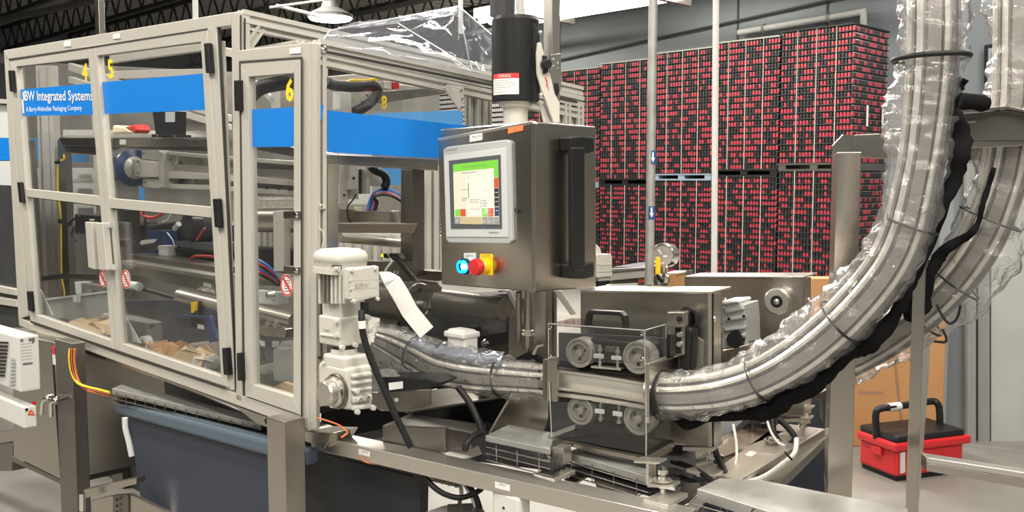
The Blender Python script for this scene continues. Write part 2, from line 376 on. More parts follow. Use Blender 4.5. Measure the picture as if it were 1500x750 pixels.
# ---------------------------------------------------------------- stacks of cans
NC, NL = 22, 21; T0 = .82*1.4095
def can_geo(mb, c, r, h, mi, n=8):
    a = [c+V((r*math.cos(2*math.pi*i/n), r*math.sin(2*math.pi*i/n), 0)) for i in range(n)]
    b = [p+V((0, 0, h*.84)) for p in a]; d = [c+(p-c)*.72+V((0, 0, h)) for p in a]
    fs = [[i, (i+1) % n, n+(i+1) % n, n+i] for i in range(n)]
    mb.add(a+b, fs, mi, True); mb.add(b+d, fs+[[n+i for i in range(n)]], 2, False)
def runs(n):
    out = []; k = random.random() < .5
    while len(out) < n: out += [k]*(random.choice((1, 2, 2, 3, 4, 5) if k else (1, 1, 2, 3, 4))); k = not k
    return out[:n]
canlid = mat('can lid', (.40, .39, .38), .3, .6)
cansg = {}
def stack(k, tops, zmid, names, white=False):
    base = C0+UC*(k*T0); pitch = T0*.985/NC; side = (k == 0)
    for lv, (z0, z1) in enumerate(((0, zmid-.1), (zmid-.1, tops))):
        t = thing('can_pallet', names[lv], 'can pallet', base+UC*T0/2+VC*.5+V((0, 0, z0)), 'palletised cans along the back wall')
        lh = (z1-z0-.12)/NL; zz = z0+.11
        mb = MB(); pb = MB()
        for q in (.05, .5, .95): mb.box(base+UC*T0*q*.98+VC*.55+V((0, 0, z0+.05)), UC*.06, VC*.55, (0, 0, .035))
        mb.box(base+UC*T0*.49+VC*.55+V((0, 0, z0+.095)), UC*T0*.49, VC*.56, (0, 0, .012)); mb.box(base+UC*T0*.49+VC*.55+V((0, 0, z0+.012)), UC*T0*.49, VC*.56, (0, 0, .012))
        mb.build('pallet_base', palb if k in (2, 4) else (blackp if k != 0 else steel_d), t)
        MB().box(base+UC*T0*.49+VC*(.6)+V((0, 0, zz+lh*NL/2)), UC*(T0*.49-.06), VC*.48, (0, 0, lh*NL/2-.005)).build('inner_cans', sheetm, t, kind='stuff')
        sh = MB(); cn = MB()
        for j in range(NL+1): sh.box(base+UC*T0*.49+VC*.55+V((0, 0, zz+j*lh)), UC*T0*.49, VC*.56, (0, 0, .0075 if not white else .004))
        single = (k == 0 and lv == 1)
        for j in range(NL):
            rr = runs(NC)
            for i in range(NC):
                p = base+UC*(pitch*(i+.5))+VC*.035+V((0, 0, zz+j*lh+.005))
                if single and i < 14: cansg.setdefault('l', []).append((p, rr[i], pitch*.46, lh-.02)); continue
                can_geo(cn, p, pitch*.46, lh-.02, 0 if rr[i] else 1)
            if side:
                rr = [z_ and random.random() < .75 for z_ in runs(NC)]
                for i in range(1, NC): can_geo(cn, base+UC*.03+VC*(.035+i*1.08/NC)+V((0, 0, zz+j*lh+.005)), pitch*.46, lh-.02, 0 if rr[i] else 1)
        sh.build('tier_sheets', sheetm, t, kind='stuff')
        cn.build('cans', [canw if white else canr, canw if white else cank, canlid], t, kind='stuff')
        for q in (.22, .48, .74):
            if not white: MB().box(base+UC*T0*q-VC*.016+V((0, 0, (zz+z1)/2)), UC*.0055, VC*.003, (0, 0, (z1-zz)/2)).build('strap', strapm, t)
        if lv == 1:
            MB().box(base+UC*T0*.49+VC*.55+V((0, 0, z1-.005)), UC*T0*.495, VC*.57, (0, 0, .012)).build('top_frame', strapm if k else sheetm, t)
        if side and lv == 1:
            for q in (.40, .86): MB().box(base+VC*1.1*q-UC*.012+V((0, 0, z0+.78)), VC*.028, UC*.003, (0, 0, .15)).build('pallet_tag', paper, t)
        if k == 1 or k == 2:
            pass
ords = ['right end', 'second from the right', 'third from the right', 'fourth from the right', 'fifth from the right', 'sixth from the right', 'seventh from the right', 'eighth from the right']
tp = [4.04, 3.99, 3.94, 3.87, 3.82, 3.78, 3.74, 3.70]; zm = [2.10, 2.02, 1.96, 1.88, 1.83, 1.80, 1.78, 1.76]
for k in range(8):
    wh = k >= 6
    cw = 'white' if wh else 'red and black'
    stack(k, tp[k], zm[k], ['%s cans, lower pallet of the stack %s' % (cw, ords[k]) if k else 'lower pallet of red and black cans at the right end, behind the steel portal', ('%s cans, upper pallet of the stack %s' % (cw, ords[k])) if k else 'tallest upper pallet of red and black cans, its right side showing'], wh)
p, rd, r, h = cansg['l'][0]
cm = []
for mi in (0, 1):
    m_ = MB(); can_geo(m_, V((0, 0, 0)), r, h, 0, 10); me = bpy.data.meshes.new('drink_can'); me.from_pydata([tuple(v) for v in m_.v], [], m_.f)
    me.materials.append([canr, cank][mi]); me.materials.append(canlid); me.polygons.foreach_set('material_index', [min(i, 1) for i in m_.m]); me.polygons.foreach_set('use_smooth', m_.s); cm.append(me)
for p, rd, r, h in cansg['l']:
    o = bpy.data.objects.new('drink_can', cm[0 if rd else 1]); S.collection.objects.link(o); o.location = p; o.rotation_euler = (0, 0, random.random()*6)
    tag(o, ('red' if rd else 'black')+' drink can in the front layers of the tallest upper pallet', 'can', ('red' if rd else 'black')+' cans on the tallest pallet')
# ---------------------------------------------------------------- right side: cardboard, toolbox, screen
CB = Pl((0, 6.55, 0), d=(1, .0))
def flo(px, Y): return P(px, 265+EYE*FPX/Y, Y)
a = CB.at(1189, 408); b = CB.at(1389, 408); t = thing('cardboard_sheet', 'large brown cardboard box with a slanting fold, behind the red toolbox', 'cardboard box', (b.x-.4, 6.55, 0))
MB().box(((a.x+b.x)/2, 6.63, a.z/2), ((b.x-a.x)/2, 0, 0), (0, .08, 0), (0, 0, a.z/2)).build('box_body', cardb, t, bev=.006)
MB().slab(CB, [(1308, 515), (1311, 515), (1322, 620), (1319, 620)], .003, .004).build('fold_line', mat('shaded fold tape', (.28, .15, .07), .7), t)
MB().slab(CB, [(1257, 572), (1295, 574), (1295, 578), (1257, 577)], .003, .004).build('tape_strip', film, t)
# toolbox
t = thing('toolbox', 'red plastic toolbox with black lid and tall black handle standing on the floor', 'toolbox', flo(1340, 6.1))
Yc = 5.75
for nm, m_, args, bv in (('body', red, (1313, 1259, 1412, 660, 700, Yc), .02), ('rim', red, (1312, 1254, 1424, 651, 664, Yc-.03), .015), ('lid', blackp, (1313, 1258, 1415, 640, 653, Yc-.01), .02)):
    MB().cbox(*args, dl=(-.35, .94, 0), dr=(.94, .35, 0)).build(nm, m_, t, bev=bv)
MB().cbox(1313, 1262, 1408, 696, 705, Yc+.02, dl=(-.35, .94, 0), dr=(.94, .35, 0)).build('foot', blackp, t, bev=.006)
MB().tube([P(1284, 642, 5.9), P(1283, 606, 5.9), P(1292, 598, 5.9), P(1310, 596, 5.92), P(1362, 588, 6.05), P(1372, 590, 6.05), P(1376, 600, 6.05), P(1377, 630, 6.05)], .022, 10, 5).build('handle', blackp, t)
MB().tube([P(1301, 597, 5.91), P(1318, 595, 5.94)], .027, 10, 0).build('handle_grip', whitep, t)
MB().slab(Pl(P(1313, 680, Yc-.005), d=(-.35, .94)), [(1276, 652), (1290, 656), (1290, 668), (1276, 664)], .02, .02).build('latch', red, t, bev=.004)
MB().slab(Pl(P(1313, 680, Yc-.005), d=(.94, .35)), [(1320, 664), (1326, 662), (1326, 692), (1320, 694)], .01, .01).build('reflector_strip', greyl, t)
MB().lathe(Pl(P(1313, 680, Yc-.005), d=(.94, .35)).at(1333, 690), Pl(P(1313, 680, Yc), d=(.94, .35)).n, [(.0, .012), (.022, .012), (.022, 0)], 14).build('badge', mat('pink reflector', (.8, .25, .2), .3), t)
pl = Pl((0, 5.72, 0), d=(.964, 1))
t = thing('wall_screen', 'black framed screen on the right wall above the steel shelf', 'screen', RW.at(1466, 120))
MB().slab(RW, [(1446, 65), (1500, 58), (1500, 128), (1446, 131)], .05, .08).build('screen_frame', blackp, t, bev=.005)
MB().slab(RW, [(1448, 71), (1466, 68), (1466, 124), (1448, 126)], .004, .085).build('screen_picture', mat('screen picture', (.1, .1, .1), .3, noise=.9, nscale=6, emit=(.22, .25, .27), es=.8), t)
MB().slab(RW, [(1448, 125), (1500, 121), (1500, 125), (1448, 129)], .01, .09).build('light_bar', mat('lit bar', (.8, .8, .8), .3, emit=(.9, .95, 1), es=1.3), t)
MB().lathe(RW.at(1461, 110, .09), RW.n, [(0, .004), (.02, .004), (.02, 0)], 12).build('picture_spot', yellow, t)
t = thing('hang_tag', 'small yellow tag on a hook against the grey right wall', 'tag', RW.at(1437, 290, .05)); MB().slab(RW, [(1434, 279), (1441, 279), (1440, 294), (1434, 293)], .006, .06).build('tag_plate', yellow, t)
MB().tube([RW.at(1430, 281, .04), RW.at(1431, 276, .06), RW.at(1443, 277, .06), RW.at(1442, 240, .06)], .006, 6, 3).build('hook', steel_d, t)
# ================================================================ glazed machine guarding
g = thing('machine_guard', 'large glazed aluminium machine guard on a stainless base, filling the left half', 'machine guard', (-1.4, 3.9, .95))
TK = .045
def part(name, m, pl, polys, th=TK, off=0, parent=g, bev=.002, label=None):
    for q in polys:
        o = MB().slab(pl, q, th, off).build(name, m, parent, bev=bev)
        if label: o['label'] = label
    return o
part('top_beam', alu, FL, [[(5.6, 73.6), (338, 18), (338, 37), (9, 87)]])
part('corner_post', alu, FL, [[(5.6, 74), (12, 87), (41, 462), (27, 468)]])
part('door_post', alu, FL, [[(304.5, 41), (316.5, 39), (343, 572), (335.5, 570)]], th=.016)
part('slot', alu_d, FL, [[(317, 40), (320, 40), (345.5, 572), (343, 572)]], th=.01, off=-.005, bev=0)
part('slotted_rail', alu, FL, [[(322, 60), (327, 60), (345, 572), (344, 572)]], th=.01, off=-.03)
eP = Pl(FL.at(350, 21), d=(.964, 1))
part('slot', alu_d, eP, [[(352.5, 22), (354, 22), (354, 74), (352.5, 74)], [(358, 26), (360, 27), (360, 74), (358, 74)]], th=.004, off=.003, bev=0)
part('middle_post', alu, FL, [[(338.5, 18), (349.5, 17), (354.5, 588), (346, 586)]])
part('bottom_beam', alu, FL, [[(27, 465), (46, 474.5), (170, 518), (330, 571), (441.5, 611), (452, 612), (452, 632), (28, 477)]])
part('header_beam', alu, FL, [[(349.5, 74), (443, 63), (443, 83.5), (350, 90)]])
part('corner_post', alu, FL, [[(443, 63), (453, 62.5), (452.3, 631), (442, 628)]])
part('end_post', alu, FL, [[(453.5, 62.5), (463, 62.5), (463, 628), (453, 632)]], th=.006, off=-.004)
part('under_shade', darkm, FL, [[(112, 512), (250, 562), (460, 650), (460, 760), (150, 720)]], th=.02, off=-.75)  # dark sheet added behind the base, standing in for shade under the guard
# shade of grooves and door gaps laid on the fronts as dark strips
part('groove', alu_d, FL, [[(440.4, 84), (442.4, 84), (442.4, 612), (440.6, 612)], [(12, 86.8), (303, 41.5), (303, 43.8), (14, 89.2)], [(45, 469.8), (330, 567), (330, 570), (45, 473)], [(350, 90), (441, 83.6), (441, 86), (350, 92.8)], [(350, 90), (352, 92), (358.5, 580), (356, 580)]], th=.002, off=.0075, bev=0)
# doors
def door(frames, lab, panes, hinges=[], extra=None):
    d = MB()
    for q in frames: d.slab(FL, q, .03, .006)
    d = d.build('door', alu, g, bev=.0015); d['label'] = lab
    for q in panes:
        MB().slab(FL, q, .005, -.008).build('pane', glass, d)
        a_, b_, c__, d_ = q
        gk = MB(); gk.slab(FL, [(a_[0]-1, a_[1]), (a_[0]+2.2, a_[1]), (d_[0]+2.6, d_[1]), (d_[0]-1, d_[1])], .003, -.004); gk.slab(FL, [(a_[0], a_[1]-.5), (b_[0], b_[1]-.5), (b_[0], b_[1]+1.6), (a_[0], a_[1]+1.6)], .003, -.004); gk.build('gasket_shade', rubber, d)  # dark gasket strips, also standing in for the shade beside the stile
    for q in hinges: MB().slab(FL, q, .02, .022).build('hinge', blackp, d, bev=.003)
    return d
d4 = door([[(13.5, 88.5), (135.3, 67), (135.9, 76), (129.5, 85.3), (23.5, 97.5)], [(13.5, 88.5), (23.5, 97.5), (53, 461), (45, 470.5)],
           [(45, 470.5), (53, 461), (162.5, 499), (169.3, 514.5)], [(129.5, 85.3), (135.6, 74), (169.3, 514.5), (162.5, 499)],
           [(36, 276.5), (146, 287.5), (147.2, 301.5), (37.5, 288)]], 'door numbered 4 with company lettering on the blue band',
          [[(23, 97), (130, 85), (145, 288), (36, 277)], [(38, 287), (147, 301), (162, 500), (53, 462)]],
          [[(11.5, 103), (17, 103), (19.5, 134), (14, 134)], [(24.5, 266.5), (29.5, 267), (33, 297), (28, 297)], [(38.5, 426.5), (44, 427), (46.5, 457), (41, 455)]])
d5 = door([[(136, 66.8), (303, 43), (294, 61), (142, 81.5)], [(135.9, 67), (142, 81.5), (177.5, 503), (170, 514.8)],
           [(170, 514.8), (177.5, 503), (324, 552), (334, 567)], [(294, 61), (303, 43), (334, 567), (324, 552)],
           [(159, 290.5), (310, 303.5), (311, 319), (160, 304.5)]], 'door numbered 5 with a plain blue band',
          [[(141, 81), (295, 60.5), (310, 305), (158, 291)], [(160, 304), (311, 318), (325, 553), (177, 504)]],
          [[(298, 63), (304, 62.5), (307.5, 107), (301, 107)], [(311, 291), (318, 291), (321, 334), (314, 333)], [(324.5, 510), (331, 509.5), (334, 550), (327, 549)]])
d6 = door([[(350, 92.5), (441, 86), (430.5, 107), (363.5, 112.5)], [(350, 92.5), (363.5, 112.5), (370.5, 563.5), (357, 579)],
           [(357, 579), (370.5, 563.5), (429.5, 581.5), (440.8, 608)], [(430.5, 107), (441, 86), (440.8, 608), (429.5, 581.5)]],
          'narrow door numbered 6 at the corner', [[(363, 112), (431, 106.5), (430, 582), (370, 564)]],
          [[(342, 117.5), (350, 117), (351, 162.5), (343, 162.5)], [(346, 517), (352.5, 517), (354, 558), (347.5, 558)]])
# bands and numbers on the panes
def decal(name, m, parent, pl, q, off=.001, th=.0008, label=None):
    o = MB().slab(pl, q, th, off).build(name, m, parent)
    if label: o['label'] = label
    return o
PF = FL.sh(-.008)
b4 = [(29, 131), (133.5, 122.5), (136.5, 168), (32, 170)]
decal('blue_band', blue, d4, PF, b4); decal('blue_band', blue, d5, PF, [(149.5, 120.5), (299, 107.5), (301, 161), (153, 167)])
decal('blue_band', blue, d6, PF, [(366.5, 160.5), (430.7, 157), (430.7, 215), (367.5, 215.5)])
text('lettering', 'BW Integrated Systems', PF, [(35.5, 133), (136, 132), (137, 152), (37, 152)], paper, d4, off=.0025, bold=.012)
text('lettering', 'A Barry-Wehmiller Packaging Company', PF, [(38, 156.5), (120, 154), (120, 163.5), (39, 166)], printl, d4, off=.0025)
MB().slab(PF, [(33, 135), (35, 135), (36, 147), (34.5, 147)], .0005, .0026).slab(PF, [(31.5, 146), (34, 146), (35.5, 166), (33.5, 166)], .0005, .0026).build('emblem', paper, d4)
text('door_number', '4', PF, [(120, 92), (127.5, 92), (128, 118.5), (120.5, 118.5)], ynum, d4, off=.0025, bold=.03)
text('door_number', '5', PF, [(157, 87), (164.5, 87), (167, 115), (158.5, 115)], ynum, d5, off=.0025, bold=.03)
text('door_number', '6', PF, [(418, 114), (430, 114), (430.3, 149), (418.5, 149)], ynum, d6, off=.0025, bold=.03)
def nosign(parent, cx, cy, rx, ry, pl=PF):
    c = pl.at(cx, cy, .002); r = (pl.at(cx, cy-ry, .002)-c).length; n = pl.n
    o = MB().lathe(c, n, [(0, .001), (r*1.05, .001), (r*1.05, 0)], 24).build('warning_disc', paper, parent)
    mb = MB().ring(c+n*.0012, n, r*.84, r, .0006, 28)
    mb.slab(pl, [(cx-rx*.75, cy-ry*.6), (cx-rx*.55, cy-ry*.75), (cx+rx*.75, cy+ry*.6), (cx+rx*.55, cy+ry*.75)], .0006, .0045)
    mb.build('warning_mark', redd, parent)
    mb = MB()
    for k in range(5): mb.slab(pl, [(cx-rx*.5, cy-ry*.5+k*ry*.25), (cx+rx*.5, cy-ry*.5+k*ry*.25), (cx+rx*.5, cy-ry*.42+k*ry*.25), (cx-rx*.5, cy-ry*.42+k*ry*.25)], .0004, .0036)
    mb.build('warning_text', printm, parent)
nosign(d4, 150.5, 408, 5.5, 11.5); nosign(d5, 184.5, 409, 6, 13); nosign(d6, 420.5, 418, 9, 15.5)
# lift handles and catches in the middle
part('handle', alu, FL, [[(124, 325), (133.5, 325.5), (138, 395), (129, 392)]], th=.03, off=.05, bev=.004)
part('handle', alu, FL, [[(139, 326), (150, 327), (156, 396), (144.5, 395.5)]], th=.03, off=.05, bev=.004)
part('handle_catch', greyp, FL, [[(151, 326), (159.5, 326.5), (160, 334), (152, 333.5)], [(155, 387), (164, 388), (164.5, 396), (156, 395)]], th=.02, off=.03)
part('handle', alu, FL, [[(399.5, 309), (415, 308), (415, 398), (400.5, 398)]], th=.03, off=-.03, bev=.004)
part('handle_catch', steel, FL, [[(415, 309), (439, 309), (439, 321), (415, 321)], [(415, 389), (438, 391), (438, 402), (415, 402)]], th=.008, off=.012)
for (x, y) in ((434, 315), (434, 396)): MB().lathe(FL.at(x, y, .013), FL.n, [(0, .006), (.008, .005), (.010, 0)], 12).build('screw', chrome, g)
part('beam_label', paper, FL, [[(93.5, 61), (103.5, 60), (103.5, 67.5), (93.5, 68.5)], [(165.5, 50), (175.5, 48.5), (175.5, 56), (165.5, 57)], [(424, 71), (440, 69), (440, 78), (424, 79)]], th=.003, off=.004, bev=0)
# upper tier and short end
pA = FL.at(344, 21, -.02); pA.z -= .015
eA = Pl(FL.at(350, 21), d=(.964, 1))
mb = MB()
def ebar(mb, pl, a, b, w, th=.045, rows=1):
    mb.extr(pl.at(*a, -th/2), pl.at(*b, -th/2), w, side=pl.n)
mb = MB(); ebar(mb, eA, (352, 24), (850, 134), .045); mb.build('upper_rail', alu, g)
mb = MB(); ebar(mb, eA, (352, 36), (700, 112), .030); mb.build('upper_rail', alu, g)
mb = MB(); ebar(mb, EN, (463, 68), (850, 150), .045); mb.build('end_rail', alu, g)
mb = MB(); ebar(mb, EN, (463, 86), (850, 168), .040); mb.build('end_rail', alu, g)
mb = MB(); mb.slab(EN, [(479, 74), (846, 148), (846, 151), (479, 78)], .01, .002); mb.build('groove', alu_d, g)
mb = MB(); mb.extr(FL.at(352, 80, -.02), eA.at(380, 40, -.02), .035, side=FL.n); mb.extr(FL.at(358, 79, -.3), FL.at(440, 66, -.02), .03, side=FL.n); mb.build('brace', alu, g)
# end posts (slotted)
part('slotted_post', alu, EN, [[(465, 66), (469.8, 66), (470, 523), (465, 521)], [(473, 66), (479, 67), (479, 534), (473, 530)], ], th=.03, off=.0)
part('slot', alu_d, EN, [[(469, 66), (474, 66), (474, 530), (469, 526)]], th=.012, off=-.012, bev=0)
for (x, y) in ((473.5, 73), (472, 303)): MB().lathe(EN.at(x, y, .0), EN.n, [(0, .014), (.007, .014), (.011, .009), (.012, 0)], 14).build('bolt', chrome, g)
MB().tube([EN.at(466, 332, .01), EN.at(473, 340, .015), EN.at(474, 352, .012), EN.at(470, 366, .01)], .0015, 6).build('wire_twist', whitec, g)
mb = MB()
for x in (827, 846): mb.extr(EN.at(x, 150, -.02), EN.at(x, 260, -.02), .04, side=EN.n)
mb.build('slotted_post', alu, g)
for x in (690, 702, 712): MB().extr(EN.at(x, 122, -.06-(x-690)*.004), EN.at(x-1, 330, -.06-(x-690)*.004), .035, side=EN.n).build('slotted_post', alu, g)
part('corner_plate', alu, EN, [[(656, 124), (680, 128), (679, 166), (672, 160), (650, 128)]], th=.006, off=.002)
for (x, y) in ((675, 132), (676, 145), (676, 157)): MB().lathe(EN.at(x, y, .004), EN.n, [(0, .004), (.005, .004), (.006, 0)], 10).build('screw', chrome, g)
MB().slab(EN, [(479, 90), (716, 135), (716, 240), (479, 236)], .005, -.02).build('pane', glass, g)
decal('blue_band', blue, g, EN, [(479.5, 161.5), (708, 187), (708, 236), (479.5, 223)], off=-.014)
decal('blue_tape', blue, g, EN, [(464, 154), (474, 154), (472, 175), (464.5, 175)], off=.004)
nb = Pl(EN.p-EN.n*1.1, d=(.964, 1))
part('blue_band', blue_l, nb, [[(545, 166), (678, 161.5), (678, 192), (545, 192)], [(540, 244), (605.5, 244), (605.5, 271), (540, 271)]], th=.004, bev=0, label='blue band on the far side panel')
p8 = EN.sh(-.22); MB().slab(p8, [(540, 132), (590, 136), (590, 164), (540, 162)], .004).build('pane', glass, g); text('door_number', '8', p8, [(558.5, 139.5), (567, 140), (567, 160), (559, 160)], ynum, g, off=.0035, bold=.03)
# stainless frame seen through the end
part('cross_beam', steel, EN, [[(479, 226), (642, 233.5), (642, 250), (479, 239.5)]], th=.06, off=-.06)
part('inner_post', steel, EN, [[(479.5, 240), (496, 240), (496, 372), (479.5, 372)]], th=.05, off=-.03)
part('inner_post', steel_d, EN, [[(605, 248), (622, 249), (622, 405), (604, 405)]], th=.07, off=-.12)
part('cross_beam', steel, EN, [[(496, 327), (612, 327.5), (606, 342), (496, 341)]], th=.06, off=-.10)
MB().cyl(EN.at(497, 347, -.25), EN.at(603, 358, -.25), .02, 16).build('round_bar', steel_h, g)
# stainless base
part('base_beam', steel, FL, [[(58, 487), (116, 508), (370, 603), (452, 632), (489, 634), (475, 657), (375, 620), (347, 598), (253, 563), (116, 515)]], th=.10, off=-.012)
part('base_bracket', steel, FL, [[(60, 490), (116, 510), (113, 523), (70, 505)]], th=.02, off=.004)
lg = MB().prism(*cboxg(415.5, 390, 447, 618, 1000, 3.0)).build('base_leg', steel, g, bev=.004)
MB().prism(*cboxg(104, 80, 125, 503, 830, 4.15)).build('base_leg', steel_d, g, bev=.004)
for (x, y) in ((394, 616), (80, 500)): MB().lathe(FL.at(x, y, -.01), FL.n, [(0, .012), (.010, .012), (.012, 0)], 8).build('bolt', rubber, g)
# rear side of the guard, and the neighbour machine beyond it
B1 = FL.sh(-1.15)
part('rear_rail', alu, B1, [[(100, 92), (330, 168), (330, 178), (100, 103)], [(100, 112), (330, 182), (330, 190), (100, 121)], [(300, 64), (470, 98), (470, 110), (300, 76)], [(160, 104), (320, 100), (320, 110), (160, 116)], [(160, 80), (310, 62), (310, 72), (160, 92)]])
part('rear_panel', whitep, B1, [[(95, 246), (134, 246), (138, 330), (100, 330)], [(44, 246), (58, 246), (60, 330), (46, 330)], [(92, 190), (310, 192), (310, 201), (92, 200)]], th=.02, off=-.1)
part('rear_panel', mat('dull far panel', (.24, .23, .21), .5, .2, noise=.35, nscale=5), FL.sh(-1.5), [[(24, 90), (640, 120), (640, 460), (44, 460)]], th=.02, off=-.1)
part('rear_post', alu, B1, [[(57, 96), (67, 96), (82, 470), (72, 470)], [(68, 96), (75, 96), (88, 470), (84, 470)], [(131, 80), (140, 80), (148, 300), (139, 300)], [(52, 96), (55, 96), (66, 470), (63, 470)]], off=.35)
part('rear_post', steel_d, B1, [[(84, 205), (94, 205), (104, 470), (92, 470)], [(36, 205), (42, 205), (60, 470), (52, 470)]], off=.35)
part('blue_band', blue_l, B1, [[(40, 203), (57, 203), (58, 238), (42, 238)], [(94, 226), (129, 227), (129, 238), (94, 237)], [(203, 272), (211, 278), (211, 294), (204, 294)]], th=.004, off=.02, bev=0, label='blue band on the far side panel')
part('glazing_bar', alu, B1, [[(95, 262), (134, 262), (134, 268), (95, 268)], [(95, 290), (136, 290), (136, 296), (95, 296)], [(44, 262), (58, 262), (58, 268), (44, 268)]], off=.0)
for i in range(11):
    x = 505+i*14; MB().slab(nb, [(x, 345), (x+5, 345), (x+5, 402), (x, 402)], .02, -.1).build('rear_post', alu if i % 3 else cream, g)
part('rear_panel', whitep, nb, [[(498, 340), (700, 345), (700, 400), (498, 400)]], th=.02, off=-.15)
for i in range(7):
    x = 372+i*9; MB().slab(B1, [(x, 288), (x+4, 288), (x+4, 370), (x, 370)], .02, .5).build('rear_post', alu, g)
part('rear_panel', whitep, nb, [[(500, 205), (545, 205), (545, 300), (500, 300)]], th=.02, off=-.25)
part('rear_post', alu, nb, [[(625, 244), (632, 244), (632, 400), (625, 400)], [(636, 244), (643, 244), (643, 400), (636, 400)]], off=-.0)

# interior machinery -------------------------------------------------
I1 = FL.sh(-.32); I2 = FL.sh(-.62); I3 = FL.sh(-.9)
def thp(name, lab, cat, pl, px, py): return thing(name, lab, cat, pl.at(px, py))
def prt(name, m, t, pl, polys, th, off=0, bev=.0015, label=None): return part(name, m, pl, polys, th, off, t, bev, label)
t = thp('support_beam', 'horizontal stainless beam above the linear actuator behind the glass', 'beam', I1, 240, 213)
prt('beam_body', steel, t, I1, [[(85, 202), (370, 204), (475, 225), (475, 238), (370, 219), (303, 214.5), (163, 215.5), (92, 213)]], .07)
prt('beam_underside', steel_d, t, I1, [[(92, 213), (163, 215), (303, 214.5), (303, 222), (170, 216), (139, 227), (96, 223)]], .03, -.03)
prt('beam_label', paper, t, I1, [[(175, 204.5), (184.5, 204.5), (184.5, 212), (175, 212)]], .002, .003)
prt('top_plate', alu, t, I1, [[(162, 196), (222, 196), (222, 202), (162, 202)], [(96, 197), (139, 198), (139, 202), (96, 202)]], .05, .0)
t = thp('black_bracket', 'black upright bracket with a white tag on the support beam', 'bracket', I1, 240, 200)
prt('bracket_plate', blackp, t, I1, [[(223, 163), (258, 163), (257.5, 197), (228, 197)]], .05, .01); prt('bracket_foot', blackp, t, I1, [[(222, 196.5), (262, 197), (262, 201), (222, 201)]], .06, .02)
prt('tag_plate', greyl, t, I1, [[(242, 164), (256, 164), (256, 179), (242, 179)]], .002, .013); prt('bracket_screw', chrome, t, I1, [[(228, 197), (232, 197), (231, 200), (229, 200)], [(253, 198), (258, 198), (256, 201), (254, 201)]], .004, .026)
t = thp('linear_actuator', 'long aluminium linear actuator with motor block and blue ring behind door 5', 'actuator', I1, 280, 275)
IA = FL.sh(-.25)
prt('rail', alu, t, IA, [[(232, 221), (305, 227), (440, 237), (440, 243), (305, 232), (239, 226)]], .05, .03)
prt('rail', steel_h, t, IA, [[(239, 239), (306, 245), (440, 250), (440, 262), (306, 257), (239, 249)]], .05, .0)
prt('rail', alu, t, IA, [[(239, 250), (307, 255), (440, 264), (440, 273), (307, 263), (239, 261)]], .05, .025)
prt('rail_body', steel, t, IA, [[(239, 227), (440, 240), (440, 284), (239, 276)]], .06, -.03)
prt('rail', alu, t, IA, [[(239, 269), (307, 271), (440, 280), (440, 287), (307, 278), (239, 276)]], .04, .02)
prt('end_block', alu, t, IA, [[(207.5, 220.5), (233, 220), (233, 235), (207.5, 233)], [(209, 260), (233, 262), (233, 276), (209, 274)]], .05, .03)
prt('end_plate', alu, t, IA, [[(232, 221), (239, 224), (239.5, 274), (233, 275)]], .07, .05)
prt('motor_block', alu, t, IA, [[(204, 234.5), (234, 237), (234, 259), (204, 260)]], .07, .05, .003)
prt('motor_flange', alu, t, IA, [[(190.5, 233), (204, 233), (204, 258.5), (194, 259)]], .05, .055, .003)
c = IA.at(196, 246, .03); mb = MB().lathe(c, -U, [(.0, -.05), (.072, -.05), (.085, -.02), (.085, 0), (.04, .02)], 28); mb.build('ring', navy, t)
MB().lathe(c-U*-.0, -U, [(.06, .0), (.05, .02), (.035, .05), (0, .05)], 24).build('hub', alu, t)
prt('motor_housing', greyl, t, IA, [[(171.5, 229), (192, 231), (190, 265), (172, 262)]], .08, .02, .005); prt('motor_cap', blackp, t, IA, [[(161.5, 230), (171.5, 231), (171.5, 262), (162, 265)]], .07, .01, .004)
for (x, y) in ((211, 225), (213, 267), (195.5, 237), (202, 237), (195, 253.5), (202, 254), (250, 263.5), (269, 264), (288, 265), (250, 234), (375, 275), (391, 276), (408, 277), (424, 278)): MB().lathe(IA.at(x, y, .058 if x < 230 else .022), IA.n, [(0, .003), (.004, .003), (.004, 0)], 8).build('screw_hole', blackp, t)
t = thp('gripper_head', 'dark gripper machinery with red and black hoses behind door 5', 'gripper', I2, 255, 360)
prt('head_body', darkm, t, I2, [[(215, 330), (280, 320), (313, 330), (313, 362), (270, 372), (225, 360)]], .2, 0, .01)
MB().lathe(I2.at(285, 330, .05), I2.n, [(0, .05), (.06, .04), (.09, 0), (.09, -.1)], 20).build('head_dome', darkm, t)
prt('blue_block', navy, t, I2, [[(216, 338), (238, 337), (240, 360), (218, 352)], [(216, 367), (233, 366), (233, 381), (216, 380)]], .08, .1, .003)
prt('white_box', whitep, t, I2, [[(232, 359.5), (246, 359.5), (246, 377), (232.5, 377)]], .05, .13, .003)
prt('base_plate', greyd, t, I2, [[(255, 353), (314, 357), (314, 369), (262, 362)]], .15, .08)
prt('cover_plate', blackp, t, I2, [[(255, 363), (314, 370), (314, 381), (258, 371)]], .12, .1)
prt('light_window', whitep, t, I2, [[(205, 352), (229, 350), (226, 355), (206, 359)], [(281, 318), (295, 319), (295, 321), (283, 320.5)]], .01, .12, 0)
prt('clamp', steel, t, I2, [[(180, 308), (205, 309), (205, 330), (198, 332), (180, 328)]], .1, .0)
prt('column', steel_d, t, I2, [[(167, 300), (186, 300), (192, 400), (174, 400)]], .1, -.05); prt('column', darkm, t, I2, [[(188, 306), (204, 306), (206, 380), (190, 380)]], .1, -.05)
